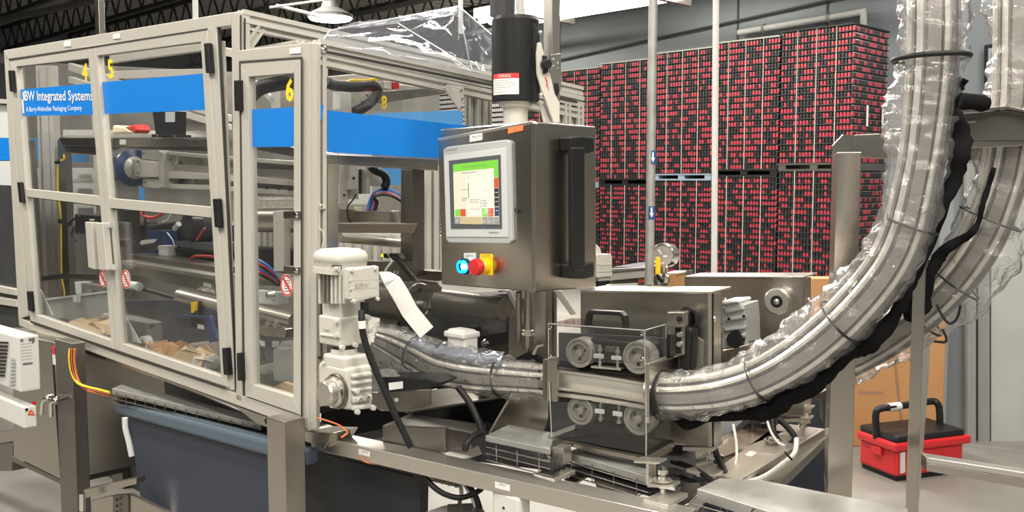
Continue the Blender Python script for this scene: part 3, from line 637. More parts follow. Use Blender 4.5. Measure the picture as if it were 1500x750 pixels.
MB().lathe(I2.at(182, 360, .1), (0, 0, 1), [(0, 0), (.035, 0), (.04, .01), (.04, .03), (0, .03)], 16).build('cap', blackp, t); MB().lathe(I2.at(182, 380, .1), (0, 0, 1), [(.03, 0), (.03, .11), (0, .11)], 16).build('cylinder', steel_d, t)
MB().tube([I2.at(*q, .15) for q in ((206, 310), (212, 317), (224, 319), (236, 314), (240, 308))], .009, 8).build('hose', redh, t, )['label'] = 'red hose loop'
MB().tube([I2.at(*q, .15) for q in ((312, 376), (290, 375), (281, 378), (279, 386))], .007, 8).build('hose', redh, t)['label'] = 'red hose along the plate'
MB().tube([I2.at(*q, .15) for q in ((210, 310), (213, 325), (212, 345), (203, 353), (190, 356))], .006, 8).build('hose', rubber, t)
MB().tube([I2.at(*q, .15) for q in ((238, 325), (245, 322), (250, 314))], .004, 8).build('hose', whitec, t)
MB().tube([I2.at(*q, .15) for q in ((288, 352), (293, 344), (300, 334))], .005, 8).build('hose', redh, t)
MB().tube([I2.at(*q, .12) for q in ((245, 341), (252, 350), (256, 360))], .003, 8).build('wire_bail', steel_h, t)
MB().tube([I2.at(*q, .12) for q in ((262, 328), (256, 335), (259, 332))], .014, 8).build('nozzle', greyl, t)
t = thp('roller_table', 'stainless cross table with a round roller beneath behind door 5', 'conveyor frame', I1, 240, 420)
prt('side_rail', steel, t, I1, [[(162, 385), (180, 384), (316, 409), (316, 431), (180, 399), (164, 396)]], .08, .0)
prt('top_edge', steel_h, t, I1, [[(175, 381.5), (316, 404.5), (316, 410), (170, 385.5)]], .12, .02)
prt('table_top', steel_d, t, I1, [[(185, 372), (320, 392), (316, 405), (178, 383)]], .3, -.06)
prt('rail_label', paper, t, I1, [[(297.5, 413), (309.5, 416), (309.5, 421.5), (297.5, 419)]], .002, .003)
MB().cyl(I1.at(265, 434, .05), I1.at(330, 450, .05), .035, 20).build('roller', steel_h, t); MB().cyl(I1.at(190, 418, .05), I1.at(204, 420, .05), .022, 16).build('roller_end', greyl, t)
MB().tube([I1.at(192, 432, .05), I1.at(200, 425, .05)], .006).build('lever', steel, t); MB().cyl(I1.at(204, 421, .02), I1.at(270, 440, .02), .012, 8).build('tie_rod', darkm, t)
MB().cyl(I1.at(360, 452, .05), I1.at(432, 470, .05), .03, 20).build('roller', steel_h, t)
t = thp('sensor', 'yellow and black sensor on a bracket below the roller', 'sensor', I1, 285, 455)
prt('sensor_head', blackp, t, I1, [[(281, 441), (290, 441), (292, 449), (289, 463), (280, 462)]], .04, .1, .003); prt('sensor_lens', yellow, t, I1, [[(279.5, 443), (285, 442), (285, 455), (282, 459), (279.5, 458)]], .02, .115, .002)
prt('sensor_arm', blackp, t, I1, [[(279, 462), (298, 463), (298, 482), (279, 480)]], .03, .08, .003); prt('sensor_label', paper, t, I1, [[(289, 474.5), (299, 476), (299, 483), (289, 481)]], .002, .085)
# tub and scraps behind the lower doors
t = thp('waste_tub', 'dark blue grey tub of carton scraps standing behind the lower half of door 5', 'tub', I2, 260, 470)
prt('tub_side', mat('dark tub plastic', (.055, .06, .075), .45, noise=.25), t, FL.sh(-.24), [[(182, 440), (250, 438), (325, 455), (330, 560), (200, 520)]], .03, 0, .006)
prt('tub_rim', navy, t, FL.sh(-.2), [[(252, 464), (260, 461), (306, 463), (318, 500), (306, 503), (300, 467), (262, 466)]], .02, 0, .004)
t2 = thp('clear_tub', 'grey clear plastic tub standing behind the lower half of door 4', 'tub', I2, 110, 450)
prt('tub_side', tank, t2, FL.sh(-.2), [[(62, 440), (158, 428), (163, 500), (74, 470)]], .012, 0, .002); prt('tub_rim', greyl, t2, FL.sh(-.19), [[(62, 438), (158, 426), (158, 429), (62, 441)]], .02, 0, .002)
prt('tub_handle', greyl, t2, FL.sh(-.17), [[(105, 433), (108, 433), (109, 441), (112, 441), (112, 433), (115, 433), (115, 443), (107, 443)]], .01)
part('floor_tray', mat('dark tray', (.05, .05, .048), .5, .3, noise=.3), FL, [[(50, 470), (330, 557), (448, 600), (448, 610), (330, 568), (50, 474)]], th=.9, off=-.06, bev=0)
part('inner_shelf', steel_d, I2, [[(60, 405), (95, 400), (158, 402), (158, 412), (96, 408), (60, 412)]], th=.03, off=.0)
part('wall_plate', mat('grey back plate', (.22, .21, .20), .5, .4, noise=.2), FL.sh(-1.3), [[(92, 335), (160, 338), (165, 440), (100, 440)]], th=.02)
part('gusset', greyl, FL, [[(59, 424), (77, 462), (62, 458)], [(182, 462), (206, 503), (186, 498)]], th=.006, off=-.05, bev=0)
random.seed(3)
def scrap(i, pl, x, y, w, h, m, lab):
    mb = MB(); c = pl.at(x, y); k = 16; R = (pl.at(x+w, y)-c).length*1.05; H = abs(pl.at(x, y-h).z-c.z)
    for a in range(4):
        q = []; n = 7; cc = c+V((random.uniform(-.4, .4)*R, random.uniform(-.4, .4)*R, random.uniform(-.2, .4)*H)); nz = V((random.uniform(-1, 1), -1, random.uniform(-.4, 1))).normalized(); ax, ay = perp(nz)
        for j in range(n): ang = 2*math.pi*j/n; rr = R*random.uniform(.45, .8); q.append(cc+ax*math.cos(ang)*rr+ay*math.sin(ang)*rr*.7+nz*random.uniform(-.02, .02))
        mb.prism(q, nz*.004)
    tag(mb.build('carton_scrap', m), lab, 'scrap')
IS = FL.sh(-.10)
scrap(0, IS, 128, 484, 16, 8, woodp, 'crumpled tan scrap pile behind door 4'); scrap(1, IS, 136, 487, 14, 8, woodp, 'tan scrap at the right end of the pile behind door 4')
scrap(2, IS, 220, 508, 9, 8, cardb, 'small brown scrap next to the tape reel behind door 5'); scrap(3, IS, 245, 518, 16, 10, cardb, 'folded brown carton pieces in the middle behind door 5')
scrap(4, IS, 285, 525, 18, 14, woodp, 'torn pale carton with yellow edge at the right behind door 5'); scrap(5, IS, 303, 535, 14, 8, paper, 'white paper scrap beside the stile of door 5')
tag(MB().slab(IS, [(275, 503), (318, 498), (320, 536), (280, 530)], .05, -.1).build('carton_scrap', mat('grey sack', (.30, .28, .25), .8, noise=.2), bev=.01), 'grey folded sheet leaning among the scraps behind door 5', 'scrap')
c = IS.at(219, 504); tag(MB().ring(c, IS.n, .022, .038, .03, 24).build('tape_reel', greyl), 'small grey reel of tape lying among the scraps', 'reel')
# behind door 6
t = thp('valve_rack', 'rack of steel valve blocks and hoses behind door 6', 'valve rack', I2, 400, 440)
prt('rack_rail', steel, t, I1, [[(368, 408), (432, 412), (432, 420), (368, 418)]], .1, .0); prt('rack_body', darkm, t, I2, [[(360, 360), (440, 366), (440, 402), (360, 396)]], .15, .0, .01)
prt('valve_block', greyl, t, I1, [[(371, 425), (404, 428), (404, 447), (371, 444)]], .06, .05, .004); prt('valve_block', steel, t, I1, [[(371, 478), (418, 482), (416, 496), (371, 492)]], .06, .05, .004); prt('valve_label', paper, t, I1, [[(375, 498), (388, 500), (388, 508), (375, 506)]], .002, .055)
for (x, y) in ((376, 466), (385, 467), (400, 473), (411, 474), (400, 432)): MB().lathe(I1.at(x, y, .05), I1.n, [(0, .03), (.012, .028), (.018, .0)], 12).build('knob', steel_h, t)
for i in range(6):
    MB().tube([I1.at(366, 378+i*4, .03), I1.at(380, 382+i*4, .05), I1.at(395, 392+i*3.5, .03), I1.at(408, 408+i*2, .0)], .006, 6).build('hose', [blued, redh, rubber][i % 3], t)['label'] = ['blue hose', 'red hose', 'black hose'][i % 3]
MB().tube([I1.at(381, 490, .08), I1.at(379, 500, .08), I1.at(388, 525, .08)], .003, 6).build('wire', rubber, t)
MB().cyl(I2.at(362, 322, .1), I2.at(442, 322, .1), .055, 24).build('drum', steel_h, t); MB().cyl(I1.at(362, 292, .1), I1.at(432, 292, .1), .004, 8).build('rod', whitec, t)
t = thp('plastic_canister', 'milky plastic canister with a moulded handle at the bottom of door 6', 'canister', I1, 420, 560)
CN = FL.sh(-.2)
prt('canister_body', tank, t, CN, [[(399, 512), (406, 508), (414, 511), (440, 506), (440, 560), (402, 560), (399, 548)]], .10, .0, .008); prt('canister_handle', tank, t, CN, [[(408, 508), (412, 500), (430, 499), (436, 508), (429, 510), (426, 505), (414, 506), (412, 511)]], .03, -.03, .003)
MB().lathe(CN.at(404, 508, -.04), (0, 0, 1), [(.014, 0), (.014, .02), (0, .02)], 12).build('canister_cap', greyl, t)
tag(MB().slab(CN, [(371, 538), (390, 533), (392, 548), (376, 556)], .06, -.02).build('plastic_pack', tank, bev=.01), 'small clear plastic pack beside the canister', 'pack')
tag(MB().slab(FL.sh(-.12), [(400, 566), (415, 560), (430, 565), (430, 578), (412, 574)], .02).build('wood_chip', woodp), 'orange brown scrap in the bottom corner of door 6', 'scrap')
# behind the short end: vertical actuator, hoses, tubes
E1 = EN.sh(-.35); E2 = EN.sh(-.6)
t = thing('vertical_actuator', 'pale vertical actuator plates with black corrugated hose seen through the short end', 'actuator', E1.at(530, 340))
prt('back_plate', alu, t, E1, [[(497, 240), (511, 240), (511, 300), (497, 300)], [(512, 240), (526, 240), (526, 292), (512, 292)]], .04, 0, .003)
prt('front_plate', alu, t, E1, [[(512, 240), (525, 240), (525, 278), (513, 278)]], .03, .03, .003); prt('gap_block', darkm, t, E1, [[(525, 248), (537, 248), (537, 284), (525, 284)]], .04, .0)
prt('side_plate', alu, t, E1, [[(537, 240), (543, 242), (543, 284), (537, 284)]], .05, .03, .003); prt('cover', alu, t, E1, [[(543, 244), (550, 244), (561, 266), (558, 273), (543, 273)]], .05, .02, .004)
prt('lower_block', steel, t, E1, [[(497, 305), (560, 310), (583, 311), (583, 327), (497, 326)]], .08, .02, .003); prt('valve_bank', alu, t, E1, [[(530, 303), (556, 304), (556, 311), (530, 310)], [(584, 309), (592, 309), (592, 325), (584, 324)]], .05, .05, .002)
for (x, y) in ((518, 261), (504, 286)): MB().lathe(E1.at(x, y, .032), E1.n, [(0, .002), (.005, .002), (.005, 0)], 10).build('screw_hole', blackp, t)
MB().tube([E1.at(*q, .06) for q in ((541, 242), (550, 250), (562, 256), (566, 266), (563, 275))], .016, 12).build('corrugated_hose', rubber, t)
for i in range(7):
    MB().tube([E1.at(*q, .05+i*.006) for q in ((538+i*2, 308), (541+i*2, 296), (548, 283+i), (562, 277+i*1.4), (580, 281+i*1.5), (600, 296+i*1.5), (606, 310))], .005, 6).build('hose', [blued, blued, rubber, blued, redh, rubber, rubber][i], t)['label'] = ['blue hose', 'blue hose', 'black hose', 'blue hose', 'red hose', 'black hose', 'black hose'][i]
MB().tube([E1.at(*q, .06) for q in ((522, 284), (516, 294), (509, 304), (510, 318), (514, 326))], .003, 6).build('wire', rubber, t)
prt('tag', yellow, t, E1, [[(596, 307), (600, 307), (600, 310), (596, 310)]], .003, .08)
t = thing('hose_carrier', 'pale actuator carriage with a thick black hose and yellow wires under the end rail', 'actuator', E1.at(560, 130))
prt('carriage_rail', alu, t, E2, [[(480, 112), (554, 105), (554, 119), (498, 123), (480, 118)]], .06, .0, .003); prt('carriage_rail', alu, t, E2, [[(566, 108), (600, 112), (640, 120), (640, 128), (566, 120)]], .06, .05, .003)
prt('end_profile', alu, t, E2, [[(553, 105), (567, 105), (567, 117), (553, 117)]], .06, .1, .002); prt('white_block', whitep, t, E2, [[(607, 113), (624, 115), (624, 121), (607, 120)], [(562, 119), (575, 119), (575, 131), (562, 129)]], .05, .07, .002)
prt('red_block', red, t, E2, [[(576, 120.5), (585, 121), (585, 130), (576, 131)]], .04, .08, .002); prt('tray_plate', steel, t, E2, [[(560, 134), (648, 128), (654, 137), (556, 152), (550, 148)]], .3, .0)
prt('gusset_plate', alu, t, E2, [[(516, 131), (534, 131), (534, 162), (519, 160)], [(534, 131), (558, 131), (556, 138), (540, 166), (534, 166)]], .006, .05, .001); prt('cover_plate', greyl, t, E2, [[(498, 134), (515, 137), (515, 158), (498, 160)]], .05, .02, .002)
for (x, y) in ((529, 141), (537, 140), (530, 150), (537, 162), (556, 109), (563, 109), (556, 114), (563, 114), (573, 111), (582, 113), (595, 113)): MB().lathe(E2.at(x, y, .115), E2.n, [(0, .003), (.005, .003), (.006, 0)], 8).build('screw', blackp if 550 < x < 566 else chrome, t)
MB().tube([E2.at(*q, .14) for q in ((478, 120), (490, 125), (520, 127), (545, 126), (553, 132), (547, 145), (535, 156), (520, 164))], .021, 12).build('corrugated_hose', rubber, t)
for k in (0, 1.4): MB().tube([E2.at(*q, .13) for q in ((505, 121+k), (515, 117+k), (535, 117.5+k), (551, 115.5+k), (551, 124+k), (558, 127.5+k))], .004, 6).build('wire', yellow, t)['label'] = 'yellow wire'
MB().tube([FL.sh(-.35).at(*q) for q in ((366, 142), (380, 130), (400, 124), (425, 120), (455, 118))], .03, 12).build('corrugated_hose', rubber, t)
prt('diagonal_tube', alu, t, FL.sh(-.5), [[(366, 118), (372, 118), (402, 146), (398, 152)], [(396, 130), (402, 126), (402, 160), (397, 160)]], .03); 
# roller behind the gearmotor
t = thing('drive_roller', 'dark steel roller drum beyond the gearmotor with a curved white strap in front', 'roller', E1.at(610, 450))
RL = P(614, 445, 3.35); ax = V((.72, -.69, 0))
MB().lathe(RL, ax, [(0, 0), (.045, 0), (.05, .004), (.072, .004), (.074, 0), (.074, -.03), (.078, -.03), (.078, -.04), (.074, -.04), (.07, -.3)], 28).build('drum', steel_d, t)
MB().lathe(RL, ax, [(0, .03), (.012, .03), (.012, 0)], 12).build('shaft', steel_h, t)
for a in range(3): q = RL+V((0, 0, 1))*.05*math.cos(a*2.1)+V((.69, .72, 0))*.05*math.sin(a*2.1); MB().lathe(q, ax, [(0, .006), (.007, .006), (.007, 0)], 8).build('bolt', rubber, t)
tag(MB().sec([P(556, 404, 3.05), P(566, 406, 3.05), P(576, 414, 3.05), P(586, 430, 3.05), P(600, 456, 3.05), P(625, 487, 3.05)], [(-.028, -.002), (.028, -.002), (.028, .002), (-.028, .002)], (.9, .2, -.3), sm=False).build('curved_strap', whitep), 'white curved guide strap rising to the gearmotor from the track', 'guide strap')
t = thing('machine_bed', 'dark machine bed with side plates between gearmotor and control box', 'machine bed', P(680, 500, 3.6))
MD = Pl(P(640, 430, 3.55), d=(-.846, .55))
prt('side_plate', steel_d, t, MD, [[(556, 440), (582, 440), (582, 510), (556, 510)], [(536, 382), (605, 384), (605, 440), (560, 440), (536, 420)]], .02, .1); prt('bed_plate', darkm, t, MD, [[(580, 442), (745, 430), (745, 500), (640, 525), (580, 500)]], .2, -.05)
prt('bracket_plate', steel_d, t, MD, [[(612, 410), (641, 413), (645, 420), (645, 460), (612, 452)]], .01, .12); prt('cross_beam', steel, t, MD, [[(604, 395), (652, 398), (652, 412), (604, 408)]], .05, .0)
MB().cyl(MD.at(640, 440, .1), MD.at(738, 452, .1), .042, 20).build('bright_tube', steel_d, t); prt('clear_shield', acryl, t, MD, [[(614, 428), (741, 428), (741, 486), (705, 492), (705, 478), (664, 486), (664, 500), (614, 500)]], .006, .22, 0)
for (x, y, r) in ((581, 400, .012), (711, 503, .015), (560, 449, .01)): MB().lathe(MD.at(x, y, .13), MD.n, [(0, r*.8), (r*.8, r*.7), (r, 0)], 12).build('knob', chrome, t)
prt('rail', steel, t, MD, [[(745, 420), (780, 424), (783, 530), (745, 520)]], .05, -.05); prt('low_plate', steel_d, t, MD, [[(730, 425), (812, 425), (812, 560), (700, 560), (700, 500), (730, 495)]], .02, -.2)
MB().tube([MD.at(*q, .15) for q in ((569, 373), (574, 382), (566, 394), (563, 402))], .005, 6).build('cable', greyl, t)
for k in range(3): MB().tube([MD.at(*q, .15) for q in ((568+k, 374), (582+k*2, 383), (597+k*2, 400), (611+k*2, 417))], .005, 6).build('cable', rubber, t)
prt('sensor_body', blackp, t, MD, [[(560, 371.5), (582, 371), (588, 380), (562, 378)]], .03, .15, .003); prt('sensor_light', mat('lit yellow spot', (.9, .7, 0), .3, emit=(1, .8, 0), es=1.2), t, MD, [[(558.5, 372), (561, 372), (561, 376), (558.5, 376)]], .02, .15, 0)
t = thing('junction_box', 'white plastic junction box with a lid behind the bagged track', 'junction box', P(675, 505, 3.15))
MB().cbox(681, 655, 700, 496, 515, 3.1).build('box_body', whitep, t, bev=.004); MB().cbox(679, 649, 704, 489, 498, 3.09).build('box_lid', whitep, t, bev=.006); MB().cbox(679, 655, 698, 485, 490, 3.12).build('lid_top', whitep, t, bev=.006)
# ================================================================ plastic cover on the guard
t = thing('plastic_cover', 'clear crinkled plastic sheet tented over the top of the guard', 'plastic cover', P(600, 120, 3.6))
def sheet(mb, q, nu=10, nv=8, amp=.015, th=.002):
    vs = []; 
    for j in range(nv+1):
        for i in range(nu+1):
            p = bil(q, i/nu, j/nv); e = min(i, nu-i, j, nv-j) > 0
            vs.append(p+V((random.uniform(-1, 1), random.uniform(-1, 1), random.uniform(-1, 1)))*(amp if e else amp*.15))
    fs = [[j*(nu+1)+i, j*(nu+1)+i+1, (j+1)*(nu+1)+i+1, (j+1)*(nu+1)+i] for j in range(nv) for i in range(nu)]
    mb.add(vs, fs, 0, True)
a = P(470, 64, 3.12); b = P(566, 30, 3.7); c_ = P(672, 9, 3.55); d_ = P(722, 52, 3.5); e_ = P(722, 104, 3.75); f_ = P(483, 45, 3.5); h_ = P(690, 104, 3.4)
for q in ((a, f_, c_, h_), (h_, c_, d_, e_), (f_, b, c_+V((.02, .15, 0)), c_)):
    mb = MB(); sheet(mb, q); o = mb.build('cover_sheet', film, t); s = o.modifiers.new('thick', 'SOLIDIFY'); s.thickness = .002
mb = MB()
for q in ((a, f_, c_), (c_, h_, c_), (f_, b), (c_, d_), (P(583, 34, 3.6), P(650, 75, 3.45), h_)): mb.tube(list(q), .0025, 6, 0)
mb.build('folded_edge', mat('pale film edge', (.75, .76, .8), .2), t)
# ================================================================ tall pipes, struts
def pole(name, lab, cat, x0, y0, x1, y1, Y, r, m, group=None, n=16):
    return tag(MB().cyl(P(x0, y0, Y), P(x1, y1, Y), r, n).build(name, m), lab, cat)
t = thing('hanging_strut', 'square stainless strut rising above the guard over door 5', 'strut', P(145, 47, 4.7)); MB().prism(*cboxg(143, 137, 152.5, -25, 50, 4.7)).build('strut_tube', steel, t, bev=.003)
pole('conduit', 'thin pale conduit rising above the guard near the middle post', 'pole', 285.5, -20, 286.5, 30, 3.9, .011, pipem)
pole('hanger_rod', 'pale square rod coming down through the plastic cover', 'rod', 674.5, -20, 675, 49, 3.6, .009, whitep)
pole('white_conduit', 'slim white conduit standing in front of the can stacks, right of the arrowed pole', 'pole', 1049, -30, 1046, 405, 4.4, .0145, whitep)
t = thing('support_pole', 'steel pole with blue arrow stickers standing on the drive cabinet', 'pole', P(953, 419, 3.25))
MB().cyl(P(957, -30, 3.25), P(951, 417, 3.25), .0155, 20).build('pole_tube', galv, t); MB().lathe(P(951, 421, 3.25), (0, 0, 1), [(0, 0), (.034, 0), (.034, .006), (.02, .006), (.02, .012), (0, .012)], 20).build('flange', chrome, t)
for (x, y) in ((955, 230), (953, 311)):
    c = P(x, y, 3.25); MB().lathe(c-V((0, 0, .024)), (0, 0, 1), [(.0162, 0), (.0162, .045)], 20).build('arrow_sticker', mat('navy sticker', (.02, .07, .22), .5), t)
    pl = Pl(P(x, y, 3.231), d=(1, 0)); dx = 1.5
    MB().slab(pl, [(x+dx-1.2, y-7), (x+dx+1.2, y-7), (x+dx+1.2, y+1), (x+dx+3, y+1), (x+dx, y+8), (x+dx-3, y+1), (x+dx-1.2, y+1)], .001).build('arrow_print', paper, t)
# hoist-like black cover, white neck, lever arm
t = thing('black_hood', 'tall black cylindrical hood with a red and white warning label above the control box', 'hood', P(757, 180, 3.3))
cc = P(755, 150, 3.3); R = .081; top = P(755, 26, 3.3).z-cc.z
MB().lathe(cc, (0, 0, 1), [(0, .0), (R*.95, 0), (R, .006), (R, top-.012), (R*.94, top), (0, top)], 40).build('hood_shell', blackp, t)
pr = Pl(P(785, 100, 3.30), d=(1, .3)); MB().slab(pr, [(778, 30), (784, 34), (791, 46), (792, 130), (790, 150), (778, 150)], .10, .05).build('hood_side', blackp, t, bev=.006)
MB().lathe(P(755, 182, 3.3), (0, 0, 1), [(0, 0), (.042, 0), (.042, .055), (.056, .06), (.062, .085), (0, .085)], 32).build('neck', cream, t)
# curved warning label
n = 12; a0, a1 = math.radians(-64), math.radians(8); vs = []
zt, zb = P(745, 107, 3.22).z, P(745, 138, 3.22).z
for zz_ in (zt, zt-(zt-zb)*.24, zb): vs += [cc+V((0, 0, zz_-cc.z))+V((math.sin(a0+(a1-a0)*i/n), -math.cos(a0+(a1-a0)*i/n), 0))*(R+.0015) for i in range(n+1)]
a0, a1 = a0, a1
MB().add(vs[:2*(n+1)], [[i, i+1, n+2+i, n+1+i] for i in range(n)], 0, True).build('label_header', redd, t)
MB().add(vs[n+1:], [[i, i+1, n+2+i, n+1+i] for i in range(n)], 0, True).build('label_sheet', paper, t)
def wrap(name, body, u0, u1, v0, v1, m, bold=0):
    pl = Pl(P(745, 120, 3.2), d=(1, 0)); o = text(name, body, pl, [(0, 0), (10, 0), (10, 10), (0, 10)], m, t); me = o.data
    xs = [v.co.x for v in me.vertices]; zs = [v.co.z for v in me.vertices]; A, B, C, D = min(xs), max(xs), min(zs), max(zs); off = OFF[t.name]
    for v in me.vertices:
        u = u0+(u1-u0)*(v.co.x-A)/(B-A); q = v1+(v0-v1)*(v.co.z-C)/(D-C); an = a0+(a1-a0)*u
        v.co = cc+V((math.sin(an), -math.cos(an), 0))*(R+.0025)+V((0, 0, zt-(zt-zb)*q-cc.z))-off
wrap('label_text', '! WARNING', .25, .75, .04, .19, paper)
for i, s_ in enumerate(('MAXIMUM LOAD RATING', '50 LB PER SET OF 10 MOUNTINGS', '100 LB PER FULL SET OF 20 ARMS', 'FAILURE MAY RESULT IN', 'SERIOUS INJURY', 'DO NOT OVERLOAD')): wrap('label_text', s_, .08, [.66, .88, .9, .7, .48, .55][i], .31+i*.11, .36+i*.11, printm)
LV = Pl(P(800, 120, 3.25), d=(1, .35))
MB().slab(LV, [(788, 62), (793, 62), (800, 90), (808, 116), (813, 138), (820, 150), (820, 180), (812, 180), (793, 130), (787, 108), (786, 78)], .012, .02).build('lever_arm', cream, t, bev=.002)
MB().slab(LV, [(790, 150), (795, 152), (807, 180), (797, 180)], .01, -.02).build('rear_arm', cream, t, bev=.002)
MB().lathe(LV.at(798, 95, .02), LV.n, [(0, .03), (.014, .03), (.017, .02), (.017, 0)], 16).build('pivot_knob', blackp, t); MB().slab(LV, [(796, 80), (802, 82), (804, 106), (797, 108)], .02, .035).build('latch', blackp, t, bev=.004)
for (x, y) in ((791, 48), (792, 139)): MB().lathe(LV.at(x, y, .03), LV.n, [(0, .01), (.006, .008), (.008, 0)], 12).build('bolt', steel_h, t)
MB().slab(LV, [(814, 121), (818, 121), (820, 132), (818, 140), (814, 128)], .02, .03).build('latch', blackp, t, bev=.003)
mb = MB(); mb.slab(LV, [(797.5, 112), (800, 114), (803, 122), (801, 121), (805, 134), (800, 124), (802, 124)], .001, .0215); mb.build('red_symbol', redd, t)
t = thing('steel_strut', 'bright stainless square strut beside the black hood', 'strut', P(808, 178, 3.35)); MB().prism(*cboxg(808.5, 796, 821, -25, 178, 3.38)).build('strut_tube', steel_h, t, bev=.003)
hp = Pl(P(815, 100, 3.37), d=(.964, 1)); MB().slab(hp, [(807, 80), (822, 78), (822, 132), (811, 134), (806, 118)], .008, .014).build('hole_plate', steel_h, t, bev=.001)
for (x, y) in ((812, 87), (818, 92), (812, 97), (818, 101)): MB().lathe(hp.at(x, y, .015), hp.n, [(0, .004), (.004, .003), (.0045, 0)], 10).build('rivet', chrome, t)
tag(MB().cyl(P(736, -30, 3.5), P(736, 24, 3.5), .045, 20).build('dark_duct', darkm), 'dark duct rising behind the black hood', 'duct'); pole('pale_pole', 'pale round pole rising behind the black hood', 'pole', 762, -30, 762, 26, 3.42, .014, pipem)
# ================================================================ control box
t = thing('control_box', 'stainless control box with touch screen, buttons and a long black handle', 'control box', P(770, 428, 3.0))
H = Pl(P(782, 300, 2.9), d=(-1.05, 1)); HS = Pl(P(782, 300, 2.9), d=(.95, 1))
FQ = [(641, 204), (779.5, 178), (780.5, 427.5), (648, 416)]
o = MB(); fp = [H.at(*q, -.022) for q in FQ]; bx = HS.at(873, 300)-HS.at(783, 300)
mb = MB(); q = [HS.at(783, 178), HS.at(873, 185.5), HS.at(873.5, 421), HS.at(783, 428)]; dv = (H.at(641, 300)-H.at(780, 300)); mb.prism(q, dv*.985); mb.build('box_body', steel, t, bev=.004)
MB().slab(H, FQ, .018, .001).build('box_door', steel, t, bev=.004)
MB().slab(H, [(641, 203), (779, 177), (782, 181), (643, 207)], .02, .003).build('top_lip', steel_h, t, bev=.001)
MB().slab(H, [(649, 219), (655, 215), (741, 204.5), (746, 208), (749.8, 352), (745, 357), (657, 355.5), (653, 350)], .014, .014).build('panel_bezel', greyp, t, bev=.003)
MB().slab(H, [(650, 228.5), (741, 216), (743.3, 347.5), (653.5, 347)], .004, .017).build('panel_face', greyl, t, bev=.001)
MB().slab(H, [(657.3, 235.5), (733, 226.5), (735, 335), (660.5, 335)], .002, .0185).build('screen_frame', greyd, t, bev=0)
sq = [(663.5, 241), (729.3, 233.5), (731, 329), (666, 328)]; SQ = [V((x, y, 0)) for x, y in sq]
scn = MB().slab(H, sq, .001, .0195).build('screen', sc_cream, t)
def su(u, v): p = bil(SQ, u, v); return (p.x, p.y)
def srect(name, m, u0, v0, u1, v1, off=.0202): MB().slab(H, [su(u0, v0), su(u1, v0), su(u1, v1), su(u0, v1)], .0004, off).build(name, m, scn)
srect('screen_area', sc_pale, .28, .14, .9, .86); srect('screen_header', sc_green, 0, 0, 1, .125); srect('screen_button', sc_green, .905, .12, 1, .275); srect('screen_button', sc_red, .905, .28, 1, .435); srect('screen_button', sc_dark, .905, .44, 1, .575); srect('screen_button', sc_dark, .905, .585, 1, .72); srect('screen_button', sc_blue, .905, .73, 1, .87)
srect('screen_button', sc_green, .02, .755, .13, .875); srect('screen_button', sc_red, .135, .755, .255, .875); srect('screen_button', sc_green, .62, .745, .745, .875); srect('screen_button', sc_red, .75, .745, .88, .875)
srect('screen_button', sc_tan, .135, .885, .62, 1); srect('screen_button', sc_grey, 0, .885, .13, 1)
for k in range(3): srect('screen_button', sc_grey, .63+k*.125, .885, .745+k*.125, 1)
for u, v, w_ in ((.945, .5, .04), (.945, .64, .04), (.945, .78, .04), (.04, .92, .05), (.04, .95, .05), (.66, .93, .05), (.785, .93, .05), (.91, .93, .05), (.66, .96, .05), (.785, .96, .05)): srect('screen_caption', sc_txt, u-.02, v, u+w_, v+.012, .0206)
for u0, v0, u1, v1 in ((.18, .155, .52, .165), (.33, .17, .335, .2), (.33, .22, .335, .25), (.32, .33, .335, .58), (.17, .43, .33, .437), (.36, .60, .56, .605), (.36, .60, .365, .65), (.36, .645, .56, .65), (.36, .755, .56, .76), (.6, .60, .605, .74), (.18, .57, .3, .58), (.18, .6, .28, .61), (.64, .62, .72, .63), (.64, .66, .74, .67), (.64, .7, .72, .71)): srect('screen_drawing', sc_line, u0, v0, u1, v1, .0206)
srect('screen_drawing', sc_tan, .36, .605, .56, .645); srect('screen_drawing', sc_tan, .36, .715, .56, .75)
text('screen_caption', 'MAIN OVERVIEW SCREEN', H, [su(.22, .05), su(.74, .05), su(.74, .08), su(.22, .08)], sc_line, scn, off=.021)
text('panel_name', 'PanelView Plus', H, [(716, 339), (731, 339), (731, 342), (716, 342)], printm, t, off=.0182)
text('panel_name', 'Allen-Bradley', H, [(652.5, 218.8), (670, 216.4), (670, 220), (652.5, 222.5)], mat('faint grey print', (.2, .2, .2), .6), t, off=.0155)
MB().slab(H, [(688, 197.5), (706, 194.5), (706, 205), (688, 208)], .0015, .004).build('name_tag', paper, t); text('tag_text', '701.01', H, [(691, 199.5), (704, 197.5), (704, 200.5), (691, 202.5)], printm, t, off=.006)
og = MB().slab(H, [(744, 187.3), (765.8, 183), (765.8, 191), (744, 196)], .0015, .004).build('orange_tag', orange, t); text('tag_text', '5C', H, [(752.5, 189), (757.5, 188), (757.5, 191), (752.5, 192.5)], printm, t, off=.006)
MB().ring(H.at(758, 308, .002), H.n, .006, .0085, .004, 24).build('lock_ring', blackp, t); MB().lathe(H.at(758, 308, .002), H.n, [(0, .003), (.0062, .003), (.0062, 0)], 20).build('lock_core', steel_h, t); MB().slab(H, [(756, 307), (760, 307), (760, 309), (756, 309)], .001, .0065).build('lock_slot', blackp, t)
MB().slab(H, [(679.5, 370.5), (697, 370.5), (697, 401), (679.5, 401)], .001, .003).build('button_plate', paper, t); text('button_text', 'START PULL', H, [(682, 373), (694, 373), (694, 376), (682, 376)], printm, t, off=.005)
